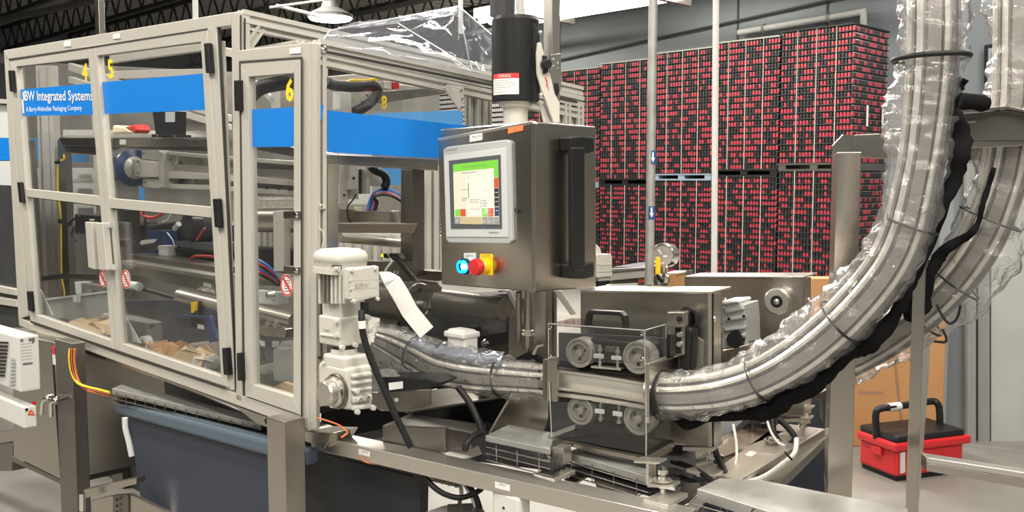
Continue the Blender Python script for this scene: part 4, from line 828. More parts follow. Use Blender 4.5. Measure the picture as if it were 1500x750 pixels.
yp = MB().slab(H, [(703, 371.5), (722, 372), (722, 403.5), (703, 402)], .001, .003).build('button_plate', yellow, t); yp['label'] = 'yellow emergency stop plate'; text('button_text', 'E-STOP', H, [(707, 373.5), (717, 373.5), (717, 376), (707, 376)], printm, t, off=.005)
MB().lathe(H.at(683, 390, .002), H.n, [(.026, 0), (.026, .012), (0, .012)], 24).build('button_collar', blackp, t)
MB().lathe(H.at(679.5, 390.5, .012), H.n, [(.022, 0), (.021, .014), (.012, .02)], 24).build('lit_button', led_b, t); MB().lathe(H.at(678, 391, .032), H.n, [(.011, -.01), (.010, .001), (0, .004)], 20).build('lit_core', led_c, t)
MB().lathe(H.at(712, 390, .003), H.n, [(.022, 0), (.022, .018), (.018, .024), (0, .024)], 28).build('stop_collar', yellow, t)
MB().lathe(H.at(712, 390, .003), H.n, [(.016, .018), (.016, .026), (.026, .032), (.028, .044), (.024, .055), (0, .058)], 28).build('stop_button', red, t, bev=0)
# door handle on the right side: bar held off the face by two blocks
HB = HS.sh(.045)
for q in ([(835, 201), (852, 199), (871, 201), (871, 222), (862, 225), (836, 221)], [(838, 388), (858, 387), (871, 384), (871, 406), (858, 409), (837, 408)]): MB().slab(HB, q, .045, 0).build('handle_block', blackp, t, bev=.005)
MB().slab(HB, [(838, 215), (857.5, 215), (858, 398), (839, 398)], .02, .004).build('handle_bar', blackp, t, bev=.006)
MB().tube([P(760, 428, 3.02), P(760, 500, 3.06)], .01).build('stem', steel_d, t)
# stand post under the box
t = thing('box_stand', 'stainless stand post and rod under the control box', 'stand', P(790, 560, 3.1))
MB().prism(*cboxg(800, 783, 809, 420, 560, 3.12)).build('stand_post', steel, t, bev=.003)
MB().cyl(P(773, 420, 3.05), P(774, 520, 3.05), .0125, 18).build('stand_rod', steel, t); MB().lathe(P(774, 491, 3.05), (0, 0, 1), [(.0, 0), (.022, 0), (.022, .005), (.014, .005), (.014, .012), (.020, .012), (.020, .016), (0, .016)], 20).build('rod_collar', steel_h, t)
for q in ([(740, 425), (748, 425), (775, 480), (770, 484)], [(810, 425), (822, 425), (845, 460), (836, 462)]): MB().slab(Pl(P(780, 450, 3.4), d=(1, 0)), q, .03).build('white_leg', whitep, t, bev=.003)
# ================================================================ gearmotor
def sew(name, lab, xc, Yc, k, ytop):
    pass
t = thing('gearmotor', 'cream vertical gearmotor with a silver output cap at the corner of the guard', 'gearmotor', P(505, 605, 2.98))
F2 = Pl(P(505, 450, 2.9), d=(-1.071, 1)); E2m = Pl(P(505, 450, 2.9), d=(.964, 1))
ax = P(497, 400, 3.0)
def rbox(xc, xl, xr, yt, yb, Y, name, bev=.008, m=cream, seg=3): return MB().cbox(xc, xl, xr, yt, yb, Y).build(name, m, t, bev=bev, seg=seg)
cc = P(499, 392, 3.0)
sqr = lambda r, k=.75: [(r*k*math.copysign(abs(math.cos(a))**.55, math.cos(a))/k, r*math.copysign(abs(math.sin(a))**.55, math.sin(a))) for a in [2*math.pi*i/32+.01 for i in range(32)]]
mb = MB(); zs = [(0, .070), (.022, .071), (.024, .073), (.040, .073), (.052, .066), (.060, .052), (.062, .02)]
mb.sec([cc+V((0, 0, h)) for h, r in zs], sqr(1.0), (U.x, U.y, 0), sm=True, scale=[r for h, r in zs]); mb.build('fan_cowl', cream, t)
mb = MB(); mb.sec([P(499, 399, 3.0), P(499, 391, 3.0)], sqr(.075), (U.x, U.y, 0), sm=True); mb.build('cowl_flange', cream, t)
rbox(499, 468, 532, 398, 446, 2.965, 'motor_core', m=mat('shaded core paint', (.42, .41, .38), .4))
for k in range(7):
    x = 466+k*6; MB().slab(F2.sh(-.0), [(x, 397), (x+2.4, 397), (x+2.6, 445), (x+.2, 444)], .03, .004).build('cooling_fin', cream if k not in (1, 2) else steel_h, t)
MB().slab(F2, [(470, 402), (482, 402), (485, 440), (473, 441)], .002, .001).build('rating_plate', steel_d, t)
rbox(512.5, 503, 556, 393, 440, 2.86, 'terminal_box', .006); 
TB = Pl(P(512.5, 420, 2.86), d=(.964, 1))
MB().slab(TB, [(513, 395.5), (552, 388.5), (556, 434), (516, 444)], .012, .012).build('terminal_lid', cream, t, bev=.004)
MB().slab(TB, [(512, 411), (555, 408.5), (555, 409.8), (512, 412.3)], .012, .0125).slab(TB, [(513, 424), (555.5, 420), (555.5, 421.3), (513, 425.3)], .012, .0125).slab(TB, [(514, 437), (556, 432), (556, 433), (514, 438)], .012, .0125).build('lid_seam', mat('seam paint', (.45, .43, .38), .5), t)
text('lettering', 'SEW', TB, [(520, 415), (541, 413.5), (541, 420.5), (520, 422.5)], mat('raised grey letter', (.45, .43, .39), .5), t, off=.0145, bold=.02)
for (x, y) in ((515, 396), (550, 393.5), (518, 441), (552.5, 437.5)): MB().lathe(TB.at(x, y, .012), TB.n, [(0, .008), (.006, .007), (.007, 0)], 12).build('lid_screw', cream, t)
MB().lathe(F2.at(493, 394, .012), F2.n, [(0, .008), (.006, .007), (.007, 0)], 12).build('lid_screw', cream, t); MB().tube([F2.at(486, 396, .012), F2.at(486, 389, .012), F2.at(500, 389, .012), F2.at(500, 396, .012)], .0018, 6, 0).build('clip', rubber, t)
rbox(500, 471, 535, 441, 468, 2.95, 'motor_neck', .006)
rbox(497, 466, 541, 466, 509, 2.93, 'upper_gearbox', .007); MB().slab(Pl(P(497, 490, 2.93), d=(-1.071, 1)), [(467, 488), (496, 492), (496, 496), (467, 492)], .01, .006).build('rib', cream, t, bev=.003)
ug = Pl(P(497, 490, 2.93), d=(-1.071, 1)); ugr = Pl(P(497, 490, 2.93), d=(.964, 1))
for (x, y) in ((494, 471), (495, 491)): MB().lathe(ug.at(x, y, .0), ug.n, [(0, .012), (.008, .011), (.009, 0)], 12).build('lug_bolt', cream, t)
for (x, y) in ((500, 509), (519, 505), (538, 465), (538, 502), (541, 484)): MB().lathe(ugr.at(x, y, .0), ugr.n, [(0, .012), (.008, .011), (.009, 0)], 12).build('lug_bolt', cream, t)
text('type_mark', 'C0874', ug, [(474, 482), (483, 483.5), (483, 487), (474, 485.5)], printm, t, off=.001)
MB().lathe(P(504, 528, 2.99), (0, 0, 1), [(.046, 0), (.044, .01), (.040, .04)], 28).build('shaft_neck', cream, t)
rbox(505, 472, 542, 524, 545, 2.91, 'gear_head', .01); rbox(508, 465, 546, 540, 602, 2.90, 'gear_case', .012)
gc = Pl(P(508, 570, 2.90), d=(.964, 1)); gf = Pl(P(508, 570, 2.90), d=(-1.071, 1))
for i, (y0, y1) in enumerate(((548, 554), (558, 564), (569, 574), (581, 590), (594, 601))): MB().slab(gc, [(517, y0+1), (546, y0-3), (546, y1-3), (517, y1+1)], .02, .012).build('case_rib', cream, t, bev=.005)
for (x, y) in ((528, 586), (539, 583)): MB().ring(gc.at(x, y, .012), gc.n, .004, .0075, .004, 16).build('plug', steel_h, t)
for (x, y) in ((522, 603), (545, 597), (521, 573)): MB().lathe(gc.at(x, y, .006), gc.n, [(0, .012), (.008, .011), (.009, 0)], 12).build('lug_bolt', cream, t)
MB().lathe(gf.at(474, 532, -.0), gf.n, [(0, .006), (.007, .006), (.008, 0)], 12).build('lug_bolt', cream, t)
oc = gf.at(494, 573, .002); MB().lathe(oc, gf.n, [(.0, .0), (.056, 0), (.056, .006), (.052, .008), (.0, .008)], 36).build('flange_disc', steel_d, t)
MB().lathe(oc, gf.n, [(.046, .006), (.046, .02), (.040, .024), (.040, .045), (.036, .052), (.034, .053), (0, .053)], 36).build('output_cap', steel_h, t)
MB().lathe(oc, gf.n, [(.047, .016), (.049, .016), (.049, .022), (.047, .022)], 36).build('clamp_band', chrome, t)
MB().cbox(533, 527, 541, 443, 460, 2.88).build('cable_gland', blackp, t, bev=.003)
cable('motor_cable', [(529.5, 455, 2.87), (530, 470, 2.86), (532, 490, 2.86), (541, 520, 2.86), (560, 565, 2.86), (580, 610, 2.86), (602, 655, 2.86)], .0105, rubber, 'thick black cable from the gearmotor down to the base rail')
MB().tube([P(530, 470, 2.857), P(530.8, 481, 2.857)], .0115, 10, 0).build('cable_label', paper, bpy.data.objects['motor_cable'])
# ================================================================ base rails
ZB = 1.0; HB_ = Hz(ZB)
t = thing('base_frame', 'stainless base frame rails running across the bottom under the drive unit', 'base frame', HB_.at(750, 704))
def hs(pl, q, h, name, m, par, bev=.003, label=None):
    o = MB().prism([pl.at(x, y) for x, y in q], (0, 0, -h)).build(name, m, par, bev=bev)
    if label: o['label'] = label
    return o
hs(HB_, [(462, 637.5), (489, 632), (653, 664), (797, 697), (963, 731), (1010, 742), (1100, 780)][:0] or [(455, 636.5), (489, 631), (1020, 744), (1000, 758.5)], .05, 'front_rail', steel_h, t)
hs(HB_, [(1045, 690), (1142, 619), (1209, 628), (1080, 705)], .06, 'side_rail', steel_h, t)
hs(HB_, [(1020, 650), (1100, 625), (1150, 632), (1060, 668)], .03, 'side_plate', steel, t)
MB().bar(P(1206, 644, 3.25), P(1125, 722, 2.7), .03, .03).build('diagonal_brace', steel_d, t)
hs(Hz(.985), [(640, 660), (700, 650), (706, 664), (672, 675)], .004, 'cross_plate', steel_h, t)
hs(Hz(.96), [(825, 690), (870, 690), (820, 720), (790, 705)], .01, 'cross_plate', steel, t)
hs(Hz(.98), [(1000, 708), (1040, 705), (1010, 738), (985, 745)], .05, 'cross_plate', steel, t)
RP = Pl(HB_.at(545, 657), d=tuple((HB_.at(963, 750)-HB_.at(545, 657)))[:2])
for q in ([(525.5, 657.5), (542, 662), (542, 669.5), (525.5, 665)], [(725, 705.5), (747, 711), (747, 720), (725, 714.5)]):
    o = MB().slab(RP, q, .001, .002).build('rail_label', paper, t)
    cx = sum(a for a, b in q)/4; text('label_text', 'CABLE 41', RP, [(cx-5, q[0][1]+2.5), (cx+5, q[0][1]+5), (cx+5, q[0][1]+7), (cx-5, q[0][1]+4.5)], printm, t, off=.003)
hs(Hz(ZB+.002), [(1090, 666), (1099, 660), (1110, 662), (1101, 668.5)], .002, 'rail_label', paper, t); hs(Hz(ZB+.002), [(1053, 686), (1066, 681), (1069, 684), (1056, 690)], .002, 'rail_label', paper, t)
t2 = thing('cable_basket', 'wire cable basket and black cables carried under the front base rail', 'cable basket', P(690, 712, 2.9))
for k in range(3): MB().cyl(RP.at(630, 697+k*3, -.05-.04*k), RP.at(672, 707+k*3, -.05-.04*k), .003, 6).build('basket_wire', steel_d, t2)
for k in range(4): MB().tube([RP.at(636+k*10, 696+k*2.5, -.04), RP.at(638+k*10, 706+k*2.5, -.08), RP.at(645+k*10, 698+k*2.5, -.14)], .003, 6).build('basket_hoop', steel_d, t2)
cable('hanging_cable', [(620, 695, 2.9), (634, 712, 2.88), (652, 724, 2.86), (675, 729, 2.85), (700, 720, 2.85), (712, 708, 2.85)], .009, rubber, 'thick black cable looping below the front rail')
cable('hanging_cable', [(672, 700, 2.9), (676, 722, 2.9), (672, 740, 2.9), (664, 765, 2.9)], .0065, greyp, 'grey cable hanging nearest the dark bin below the rail')
cable('hanging_cable', [(676, 703, 2.88), (688, 722, 2.86), (696, 742, 2.85), (702, 770, 2.85)], .006, greyl, 'pale grey cable hanging below the rail beside the white box')
cable('hanging_cable', [(682, 705, 2.87), (694, 722, 2.85), (702, 742, 2.84), (708, 770, 2.84)], .009, rubber, 'black cable hanging below the rail beside the white box')
cable('orange_wire', [(526, 667, 3.0), (532, 675, 3.0), (543, 679, 3.0), (556, 680, 2.98)], .002, orangec, 'thin orange wire looping under the front rail')
cable('orange_wire', [(464, 612, 2.97), (478, 616, 2.96), (495, 622, 2.95), (505, 629, 2.93), (509, 634, 2.93), (500, 641, 2.92)], .003, orangec, 'orange wires lying over the stainless beam below the gearmotor')
t2 = thing('wall_box', 'white plastic box with rounded corners under the front rail', 'box', P(745, 745, 2.7)); MB().cbox(760, 720, 778, 729, 790, 2.65).build('box_body', whitep, t2, bev=.01)
MB().lathe(Pl(P(760, 750, 2.65), d=tuple(U)[:2]).at(738, 744, .0), Pl(P(760, 750, 2.65), d=tuple(U)[:2]).n, [(0, .002), (.004, .002), (.004, 0)], 12).build('screw_hole', blackp, t2)
t2 = thing('foot_pad', 'pale flat steel foot near the bottom edge between bin and white box', 'foot', P(650, 745, 2.9)); hs(Hz(.83), [(622, 750), (650, 740), (690, 738), (690, 760), (622, 770)], .01, 'pad', galv, t2)
hs(Hz(.86), [(655, 738), (700, 736), (720, 760), (655, 760)], .2, 'pad_body', steel_d, t2)
# gusset plates, pans between motor and drive
t = thing('drip_tray', 'stainless drip table and deep dark pan behind the front rail', 'drip tray', P(680, 600, 3.1))
hs(Hz(1.06), [(594, 603), (632, 571), (742, 560), (740, 580)], .008, 'tray_top', steel, t, bev=.001); hs(Hz(1.04), [(560, 623), (600, 606), (712, 622), (690, 634), (652, 627)], .10, 'pan', steel_d, t)
MB().slab(Pl(P(620, 640, 2.98), d=(-.846, .55)), [(560, 624), (652, 628), (652, 664), (560, 645)], .02).build('pan_front', steel_d, t, bev=.002)
MB().slab(Pl(P(570, 600, 3.1), d=(1, .2)), [(533, 575), (632, 570), (632, 594), (592, 604), (558, 602), (533, 590)], .05).build('side_box', steel_d, t, bev=.003)
MB().lathe(P(581, 585, 3.08), (0, -1, 0), [(0, .006), (.007, .006), (.007, 0)], 10).build('screw', chrome, t)
hs(Hz(.95), [(420, 600), (1150, 600), (1150, 700), (420, 670)][:0] or [(500, 640), (700, 600), (1100, 605), (1000, 700)], .03, 'under_plate', darkm, t)
t = thing('black_cover', 'black curved plastic cover with a blank white label beside the gearmotor', 'cover', P(590, 575, 2.95)); CV = Pl(P(590, 560, 2.98), d=(-.846, .55))
MB().slab(CV, [(548, 552), (590, 553), (592, 549), (597, 553), (625, 553), (645, 561), (625, 570), (594, 572), (590, 573), (565, 574), (556, 566)], .10).build('cover_body', blackp, t, bev=.006)
MB().slab(CV, [(569, 561), (590, 558.5), (590, 569), (570, 571.5)], .001, .003).build('cover_label', paper, t)
MB().slab(CV, [(548, 545), (560, 541), (573, 543), (580, 552), (556, 552)], .02, .01).build('crumpled_film', bag, t)
t = thing('chute_plate', 'stainless chute plate with a bright slanting edge left of the clear guard', 'chute', P(760, 630, 2.9)); CH = DR.sh(-.14)
MB().slab(CH, [(718, 633), (756, 567), (803, 560), (803, 612), (797, 629), (790, 640)], .01).build('plate', steel, t, bev=.001); MB().cyl(CH.at(717, 634, .004), CH.at(755, 567, .004), .0035, 8).build('plate_edge', steel_h, t)
cable('black_hose', [(671, 567, 3.0), (688, 590, 2.98), (700, 615, 2.96), (707, 634, 2.95)], .011, rubber, 'black hose from under the bagged track down to the cable tray')
cable('black_hose', [(706, 634, 2.93), (692, 640, 2.9), (684, 650, 2.88), (681, 660, 2.88)], .010, rubber, 'black hose bending down at the left end of the cable tray')
# cable trays: galvanised lids on wire baskets
def tray(lab, lid, front, z, Hh, nw, pts, par=None, prong=None):
    t = thing('cable_tray', lab, 'cable tray', Hz(z).at(*lid[0])); pl = Hz(z)
    MB().prism([pl.at(x, y) for x, y in lid], (0, 0, -Hh)).build('tray_lid', galv, t, bev=.0015)
    a, b = pl.at(*pts[0]), pl.at(*pts[1]); d = (b-a).normalized(); nrm = V((-d.y, d.x, 0)); nrm = nrm if nrm.y > 0 else -nrm; L = (b-a).length; wd = .09
    mb = MB()
    for h in (.0, .02, .04):
        for q in ((0,) if h < .035 else (0, .45, 1)): mb.cyl(a+nrm*wd*q-V((0, 0, Hh+h)), b+nrm*wd*q-V((0, 0, Hh+h)), .002, 6)
    mb.build('basket_rail', steel_d, t)
    for i in range(nw):
        p = a+d*(L*(i+.5)/nw); MB().tube([p-V((0, 0, Hh-.012)), p-V((0, 0, Hh+.04)), p+nrm*wd-V((0, 0, Hh+.04)), p+nrm*wd-V((0, 0, Hh))], .002, 6, 0).build('basket_hoop', steel_d, t)
    for k in range(3):
        p0 = a+nrm*(.02+.022*k)-V((0, 0, Hh+.030)); MB().cyl(p0, p0+d*L, .008, 8).build('tray_cable', rubber, t)
    return t, a, d, L
tr = tray('galvanised cable tray lid behind the front rail, left of the clear guard', [(711, 638), (745, 622), (812, 634), (806, 658)], None, 1.07, .018, 3, [(712, 646), (806, 668)])
tag(MB().box(Hz(1.055).at(727, 645), (.012, 0, 0), (0, .002, 0), (0, 0, .006)).build('tray_clip', rubber, tr[0]))
tr = tray('galvanised cable tray lid passing under the clear drive guard', [(822, 660), (830, 652), (960, 690), (948, 698)], None, 1.03, .022, 4, [(822, 663), (950, 700)])
tr = tray('galvanised cable tray lid at the lower right corner of the picture', [(1021, 716), (1054, 700), (1115, 703), (1330, 745), (1330, 790), (1150, 757)], None, 1.03, .03, 4, [(1013, 722), (1160, 760)])
TF = Pl(Hz(1.03).at(1021, 716), d=tuple(tr[2])[:2]); MB().ring(Hz(1.03).at(1108, 742)+TF.n*.004-V((0, 0, .015)), TF.n, .008, .011, .003, 16).build('tray_clip', rubber, tr[0])
tr = tray('galvanised cable tray running over the blue grey bin', [(164, 569), (182, 561), (362, 607), (382, 621)], None, .96, .02, 14, [(164, 570), (382, 622)])
# ================================================================ drive unit
t = thing('drive_guard', 'drive unit of pulleys and belts around the track inside a clear acrylic guard', 'drive unit', DR.at(880, 680))
D = DR
def dq(name, m, q, th, off=0, bev=.0015, par=None, label=None): return part(name, m, D, [q], th, off, par or t, bev, label)
# acrylic covers
def cov(name, f, r, tp=None, bt=None):
    mb = MB(); th = .006
    mb.slab(D, f, th, .0); o = mb.build(name, acryl, t)
    sp = Pl(D.at(944, 500), d=tuple(WP)[:2]); MB().slab(sp, r, th, 0).build(name, acryl, t)
    return sp
sp = cov('clear_cover', [(803.5, 474), (944, 484), (944.5, 533), (803.5, 528)], [(944.5, 484), (975.5, 475), (975.5, 526), (944.5, 533)])
a, b, c, d = D.at(803.5, 474), D.at(944, 484), sp.at(975.5, 475), D.at(803.5, 474)+(sp.at(975.5, 475)-D.at(944, 484))
MB().prism([a, b, c, d], (0, 0, -.006)).build('clear_lid', acryl, t)
edge = mat('acrylic edge', (.30, .32, .31), .15)
mb = MB(); 
for q in ((a, b), (b, c), (D.at(944.5, 484), D.at(944.5, 533)), (D.at(803.5, 474), D.at(803.5, 528)), (sp.at(975.5, 475), sp.at(975.5, 526)), (D.at(944.5, 533), sp.at(975.5, 526))): MB().cyl(q[0], q[1], .0016, 6).build('cover_edge', edge, t)
for (x, y) in ((941, 489), (941, 526), (806, 480), (806, 522)): MB().lathe(D.at(x, y, .001), D.n, [(0, .006), (.005, .005), (.006, 0)], 10).build('cover_screw', chrome, t)
cov('lower_cover', [(803.5, 590), (947, 592), (947, 665), (808, 640)], [(947, 585), (983, 570), (983, 655), (947, 665)])
for q in ((946.5, 560, 946.5, 668), (804.5, 560, 808, 640)): MB().cyl(D.at(*q[:2]), D.at(*q[2:]), .002, 6).build('cover_edge', edge, t)
# handle
MB().sec([D.at(x, y, -.05) for x, y in ((861.5, 476), (864, 460), (867, 456.5), (911, 459), (915, 463), (918, 480))], [(-.014, -.006), (.014, -.006), (.014, .006), (-.014, .006)], D.n).build('handle', blackp, t, bev=.002)
# pulleys
def pulley(x, y, r, th=.045, off=-.06):
    c = D.at(x, y, off); n = D.n
    o = MB().lathe(c, n, [(0, -th), (r, -th), (r, 0), (r*.90, .001), (r*.88, -.004), (r*.68, -.005), (r*.66, .0), (r*.60, .0), (r*.58, -.012), (r*.25, -.012), (r*.24, .002), (r*.12, .003), (0, .003)], 36).build('pulley', mat('pulley grey', (.36, .345, .32), .45, .4) if 'pulley grey' not in MATS else MATS['pulley grey'], t)
    x_, y_ = perp(n)
    for k in range(3): an = k*2.1+.6; MB().lathe(c+x_*math.cos(an)*r*.43+y_*math.sin(an)*r*.43-n*.012, n, [(0, .006), (r*.09, .006), (r*.09, 0)], 10).build('pulley_bolt', blackp, o)
    MB().lathe(c-n*(th-.0), n, [(r*1.02, -.03), (r*1.02, .001)], 36).build('pulley_belt', rubber, o)
for (x, y, r) in ((848, 517, .045), (934, 524, .048), (849.5, 602, .044), (935, 614, .048)): pulley(x, y, r)
dq('belt', rubber, [(862, 497), (925, 503), (922, 508), (862, 503)], .04, -.09); dq('belt', rubber, [(845, 538), (940, 545), (940, 549), (845, 541)], .04, -.09)
dq('belt', rubber, [(850, 581), (935, 590), (935, 594), (850, 586)], .04, -.09)
mb = MB()
for k in range(13): x = 866+k*4; mb.slab(D, [(x, 617+k*.7), (x+2, 617.4+k*.7), (x+2, 622+k*.7), (x, 621+k*.7)], .04, -.09)
mb.slab(D, [(862, 613), (925, 622), (925, 618), (862, 610)], .04, -.09).build('toothed_belt', rubber, t)
dq('inner_plate', darkm, [(818, 487), (975, 495), (975, 545), (818, 540)], .01, -.13); dq('inner_plate', darkm, [(805, 578), (960, 590), (960, 640), (808, 625)], .01, -.13)
for q in ([(869, 518), (884, 519), (884, 525.5), (869, 524.5)], [(895, 521), (910, 522), (910, 528), (895, 527)], [(871, 598.5), (885, 600), (885, 607), (871, 605.5)], [(897, 602), (911, 604), (911, 611), (897, 609)]): dq('slide_plate', greyl, q, .004, -.05)
for q in ([(865, 536), (909, 540), (909, 543), (865, 539)], [(866, 586), (910, 591), (910, 593.5), (866, 588.5)]): dq('guide_bar', steel_h, q, .03, -.055)
for (x0, y0, x1, y1) in ((879, 505, 879, 536), (905, 508, 905, 539), (880, 588, 880, 617), (907, 592, 907, 618)): MB().cyl(D.at(x0, y0, -.07), D.at(x1, y1, -.07), .005, 8).build('tension_bolt', steel_h, t)
for (x, y) in ((880, 613), (907, 618), (879, 512), (905, 515)): MB().lathe(D.at(x, y, -.07), (0, 0, 1), [(0, -.004), (.009, -.004), (.009, .004), (0, .004)], 6, sm=False).build('nut', steel_h, t)
for i, q in enumerate(([(866, 505), (876, 505), (876, 517), (866, 516)], [(886, 507), (902, 508), (902, 516), (886, 515)])): dq('slide_block', steel_d, q, .03, -.08)
# end plates and collar
dq('end_plate', steel, [(799, 526), (816, 523), (816, 589), (799, 587)], .012, -.005, .001); MB().slab(Pl(D.at(799, 550), d=tuple(WP)[:2]), [(799, 527), (813, 523), (813, 588), (799, 587)], .01).build('end_plate', steel_d, t, bev=.001)
dq('end_plate', steel_h, [(944, 533), (951, 531.5), (951, 620), (944.5, 620)], .12, .0, .002)
MB().slab(Pl(D.at(951, 570), d=tuple(WP)[:2]), [(951, 533), (993, 523), (993, 556), (970, 610), (951, 618)], .01, .001).build('side_plate', steel, t, bev=.001)
dq('tray_base', steel, [(808, 641), (947, 669), (947, 678), (809, 649)], .20, .004, .001)
a, b = D.at(808, 641, .004), D.at(947, 669, .004); w2 = WP*.2
MB().prism([a, b, b+w2, a+w2], (0, 0, -.006)).build('tray_top', steel_d, t)
MB().slab(Pl(D.at(947, 672), d=tuple(WP)[:2]), [(947, 669), (985, 652), (985, 661), (947, 678)], .006, .002).build('tray_side', steel, t)
dq('tray_bracket', steel_h, [(804, 636), (842, 622), (842, 628), (808, 642)], .02, -.01); 
# legs: bolts, z brackets and foot plates
def foot(lab, bx, by0, by1, Y, plate, zpl, br=None):
    f = thing('levelling_foot', lab, 'foot', P(bx, by1, Y))
    MB().prism([Hz(zpl).at(x, y) for x, y in plate], (0, 0, -.012)).build('foot_plate', steel_h, f, bev=.0015)
    c = P(bx, by1, Y); c.z = zpl; h = P(bx, by0, Y).z-zpl
    MB().cyl(c, c+V((0, 0, h)), .008, 14).build('stud', steel_h, f)
    for hh in (.28, .55, .82): MB().lathe(c+V((0, 0, h*hh)), (0, 0, 1), [(0, -.007), (.016, -.007), (.016, .006), (0, .006)], 6, sm=False).build('nut', chrome, f)
    MB().lathe(c+V((0, 0, h*.98)), (0, 0, 1), [(.012, -.006), (.010, .004), (0, .006)], 14).build('cap_nut', chrome, f)
    MB().lathe(c+V((0, 0, h*.45)), (0, 0, 1), [(0, 0), (.026, 0), (.026, .003), (0, .003)], 18).build('washer', steel_h, f)
    if br:
        for q in br: MB().slab(Pl(c-V((0, .0, 0)), d=tuple(WD)[:2]), q, .05, .02).build('bracket', steel_h, f, bev=.001)
    return f
foot('levelling foot under the left front corner of the clear guard', 803.5, 655, 688, 2.8, [(781, 693), (812, 683), (843, 688), (812, 702)], 1.005, [[(809, 655), (825, 657), (825, 680), (809, 680)], [(793, 674), (825, 678), (825, 682), (793, 678)]])
foot('large levelling foot with cap nut nearest the cable tray at the right', 970.5, 684, 722, 2.55, [(942, 731), (975, 716), (1008, 722), (978, 741)], 1.005, [[(928, 675), (966, 677), (966, 680), (928, 678)], [(946, 678), (950, 678), (950, 712), (946, 710)], [(948, 709), (986, 711), (986, 715), (948, 714)]])
foot('levelling foot under the tall drive cabinet', 1040, 655, 688, 2.85, [(1005, 686), (1040, 678), (1075, 684), (1045, 697)], 1.003, [[(1018, 655), (1036, 657), (1036, 700), (1020, 698)]])
foot('levelling foot at the far end of the side rail', 1176, 604, 630, 3.2, [(1143, 634), (1165, 628), (1198, 629), (1180, 641)], 1.003, [[(1137, 597), (1188, 597), (1188, 600), (1137, 600)], [(1137, 615), (1186, 612), (1186, 616), (1137, 620)]])
foot('low dark levelling foot in the middle of the side rail', 1130, 642, 662, 3.05, [(1105, 662), (1125, 654), (1152, 655), (1135, 666)], 1.003)
# drive cabinet
t = thing('drive_cabinet', 'stainless drive cabinet rising behind the clear guard', 'cabinet', P(950, 640, 2.95))
CP_ = DR.sh(-.24)
q = [CP_.at(850, 427), CP_.at(1043, 429), CP_.at(1043, 656), CP_.at(850, 640)]; r = Pl(CP_.at(1043, 429), d=tuple(WP)[:2]); k = r.at(1057, 430)-r.at(1043, 430)
MB().prism(q, k).build('cabinet_body', steel, t, bev=.003); MB().slab(CP_, [(850, 425), (1043, 427), (1043, 430), (850, 428)], .16, .006).build('top_lip', steel_h, t, bev=.001)
MB().slab(CP_, [(1037, 430), (1042, 430), (1042, 655), (1037, 654)], .004, .004).build('door_edge', steel_h, t, bev=.001); MB().slab(CP_, [(1043.5, 430), (1045, 430), (1045, 655), (1043.5, 655)], .004, .001).build('seam', blackp, t)
MB().slab(CP_, [(977, 457), (1003, 457), (1003, 520), (990, 524), (977, 520)], .05, .07).build('bearing_bracket', steel, t, bev=.002); MB().slab(CP_, [(977, 457), (1003, 457), (1003, 478), (977, 478)], .03, .10).build('bearing_block', steel, t, bev=.003)
MB().lathe(CP_.at(995, 468, .101), CP_.n, [(0, .001), (.009, .001), (.009, 0)], 16).build('block_hole', blackp, t)
MB().slab(CP_, [(989, 480), (997, 480), (997, 518), (989, 518)], .004, .073).build('slot', blackp, t)
for y in (489, 503): MB().lathe(CP_.at(998, y, .06), CP_.n, [(0, .02), (.008, .02), (.009, 0)], 6).build('slot_bolt', steel_h, t)
MB().ring(CP_.at(1010, 466, .0), CP_.n, .028, .036, .02, 32).build('hose_port', rubber, t); MB().slab(CP_, [(992, 478), (1014, 482), (1010, 545), (994, 545)], .06, .06).build('dark_arm', blackp, t, bev=.01)
MB().slab(CP_, [(1010, 484), (1030, 500), (1030, 585), (1012, 585), (1012, 500)], .002, .003).build('bright_panel', steel_h, t)
MB().lathe(r.at(1046, 467, .002), r.n, [(0, .006), (.006, .005), (.008, 0)], 12).build('door_bolt', chrome, t); MB().slab(CP_, [(1000, 655), (1043, 656), (1060, 645), (1058, 652), (1043, 662), (1000, 660)], .05, .01).build('bottom_flange', steel_h, t, bev=.001)
# second cabinet with round port, small gearbox between
t = thing('rear_cabinet', 'second stainless cabinet with a round port, left of the cardboard box', 'cabinet', P(1100, 600, 3.4)); R2 = DR.sh(-.75)
q = [R2.at(1003, 406), R2.at(1178, 406), R2.at(1178, 610), R2.at(1003, 610)]; r2 = Pl(R2.at(1178, 406), d=tuple(WP)[:2]); k = r2.at(1188.5, 406)-r2.at(1178, 406); 
MB().prism(q, k).build('cabinet_body', steel, t, bev=.003); MB().slab(R2, [(1003, 404.5), (1178, 404.5), (1178, 407), (1003, 407)], .15, .005).build('top_lip', steel_h, t, bev=.001)
c = R2.at(1143, 440, .0); MB().lathe(c, R2.n, [(.045, 0), (.046, .035), (.040, .04), (.020, .04), (.020, .01), (0, .01)], 36).build('round_port', steel_h, t); MB().lathe(c+R2.n*.005, R2.n, [(.0205, .036), (0, .036)], 28).build('port_hole', blackp, t); MB().lathe(c, R2.n, [(.009, .036), (.010, .044), (0, .047)], 18).build('port_pin', steel_h, t)
MB().lathe(r2.at(1184, 439, .002), r2.n, [(0, .006), (.006, .005), (.008, 0)], 12).build('door_bolt', chrome, t)
t = thing('small_gearbox', 'small grey ribbed gearbox tucked between the two stainless cabinets', 'gearbox', P(1075, 510, 3.15)); G = DR.sh(-.45); gm = mat('grey gearbox paint', (.36, .37, .37), .4, .2)
dqg = lambda n_, q, th, off=0, m=gm, b=.004: part(n_, m, G, [q], th, off, t, b)
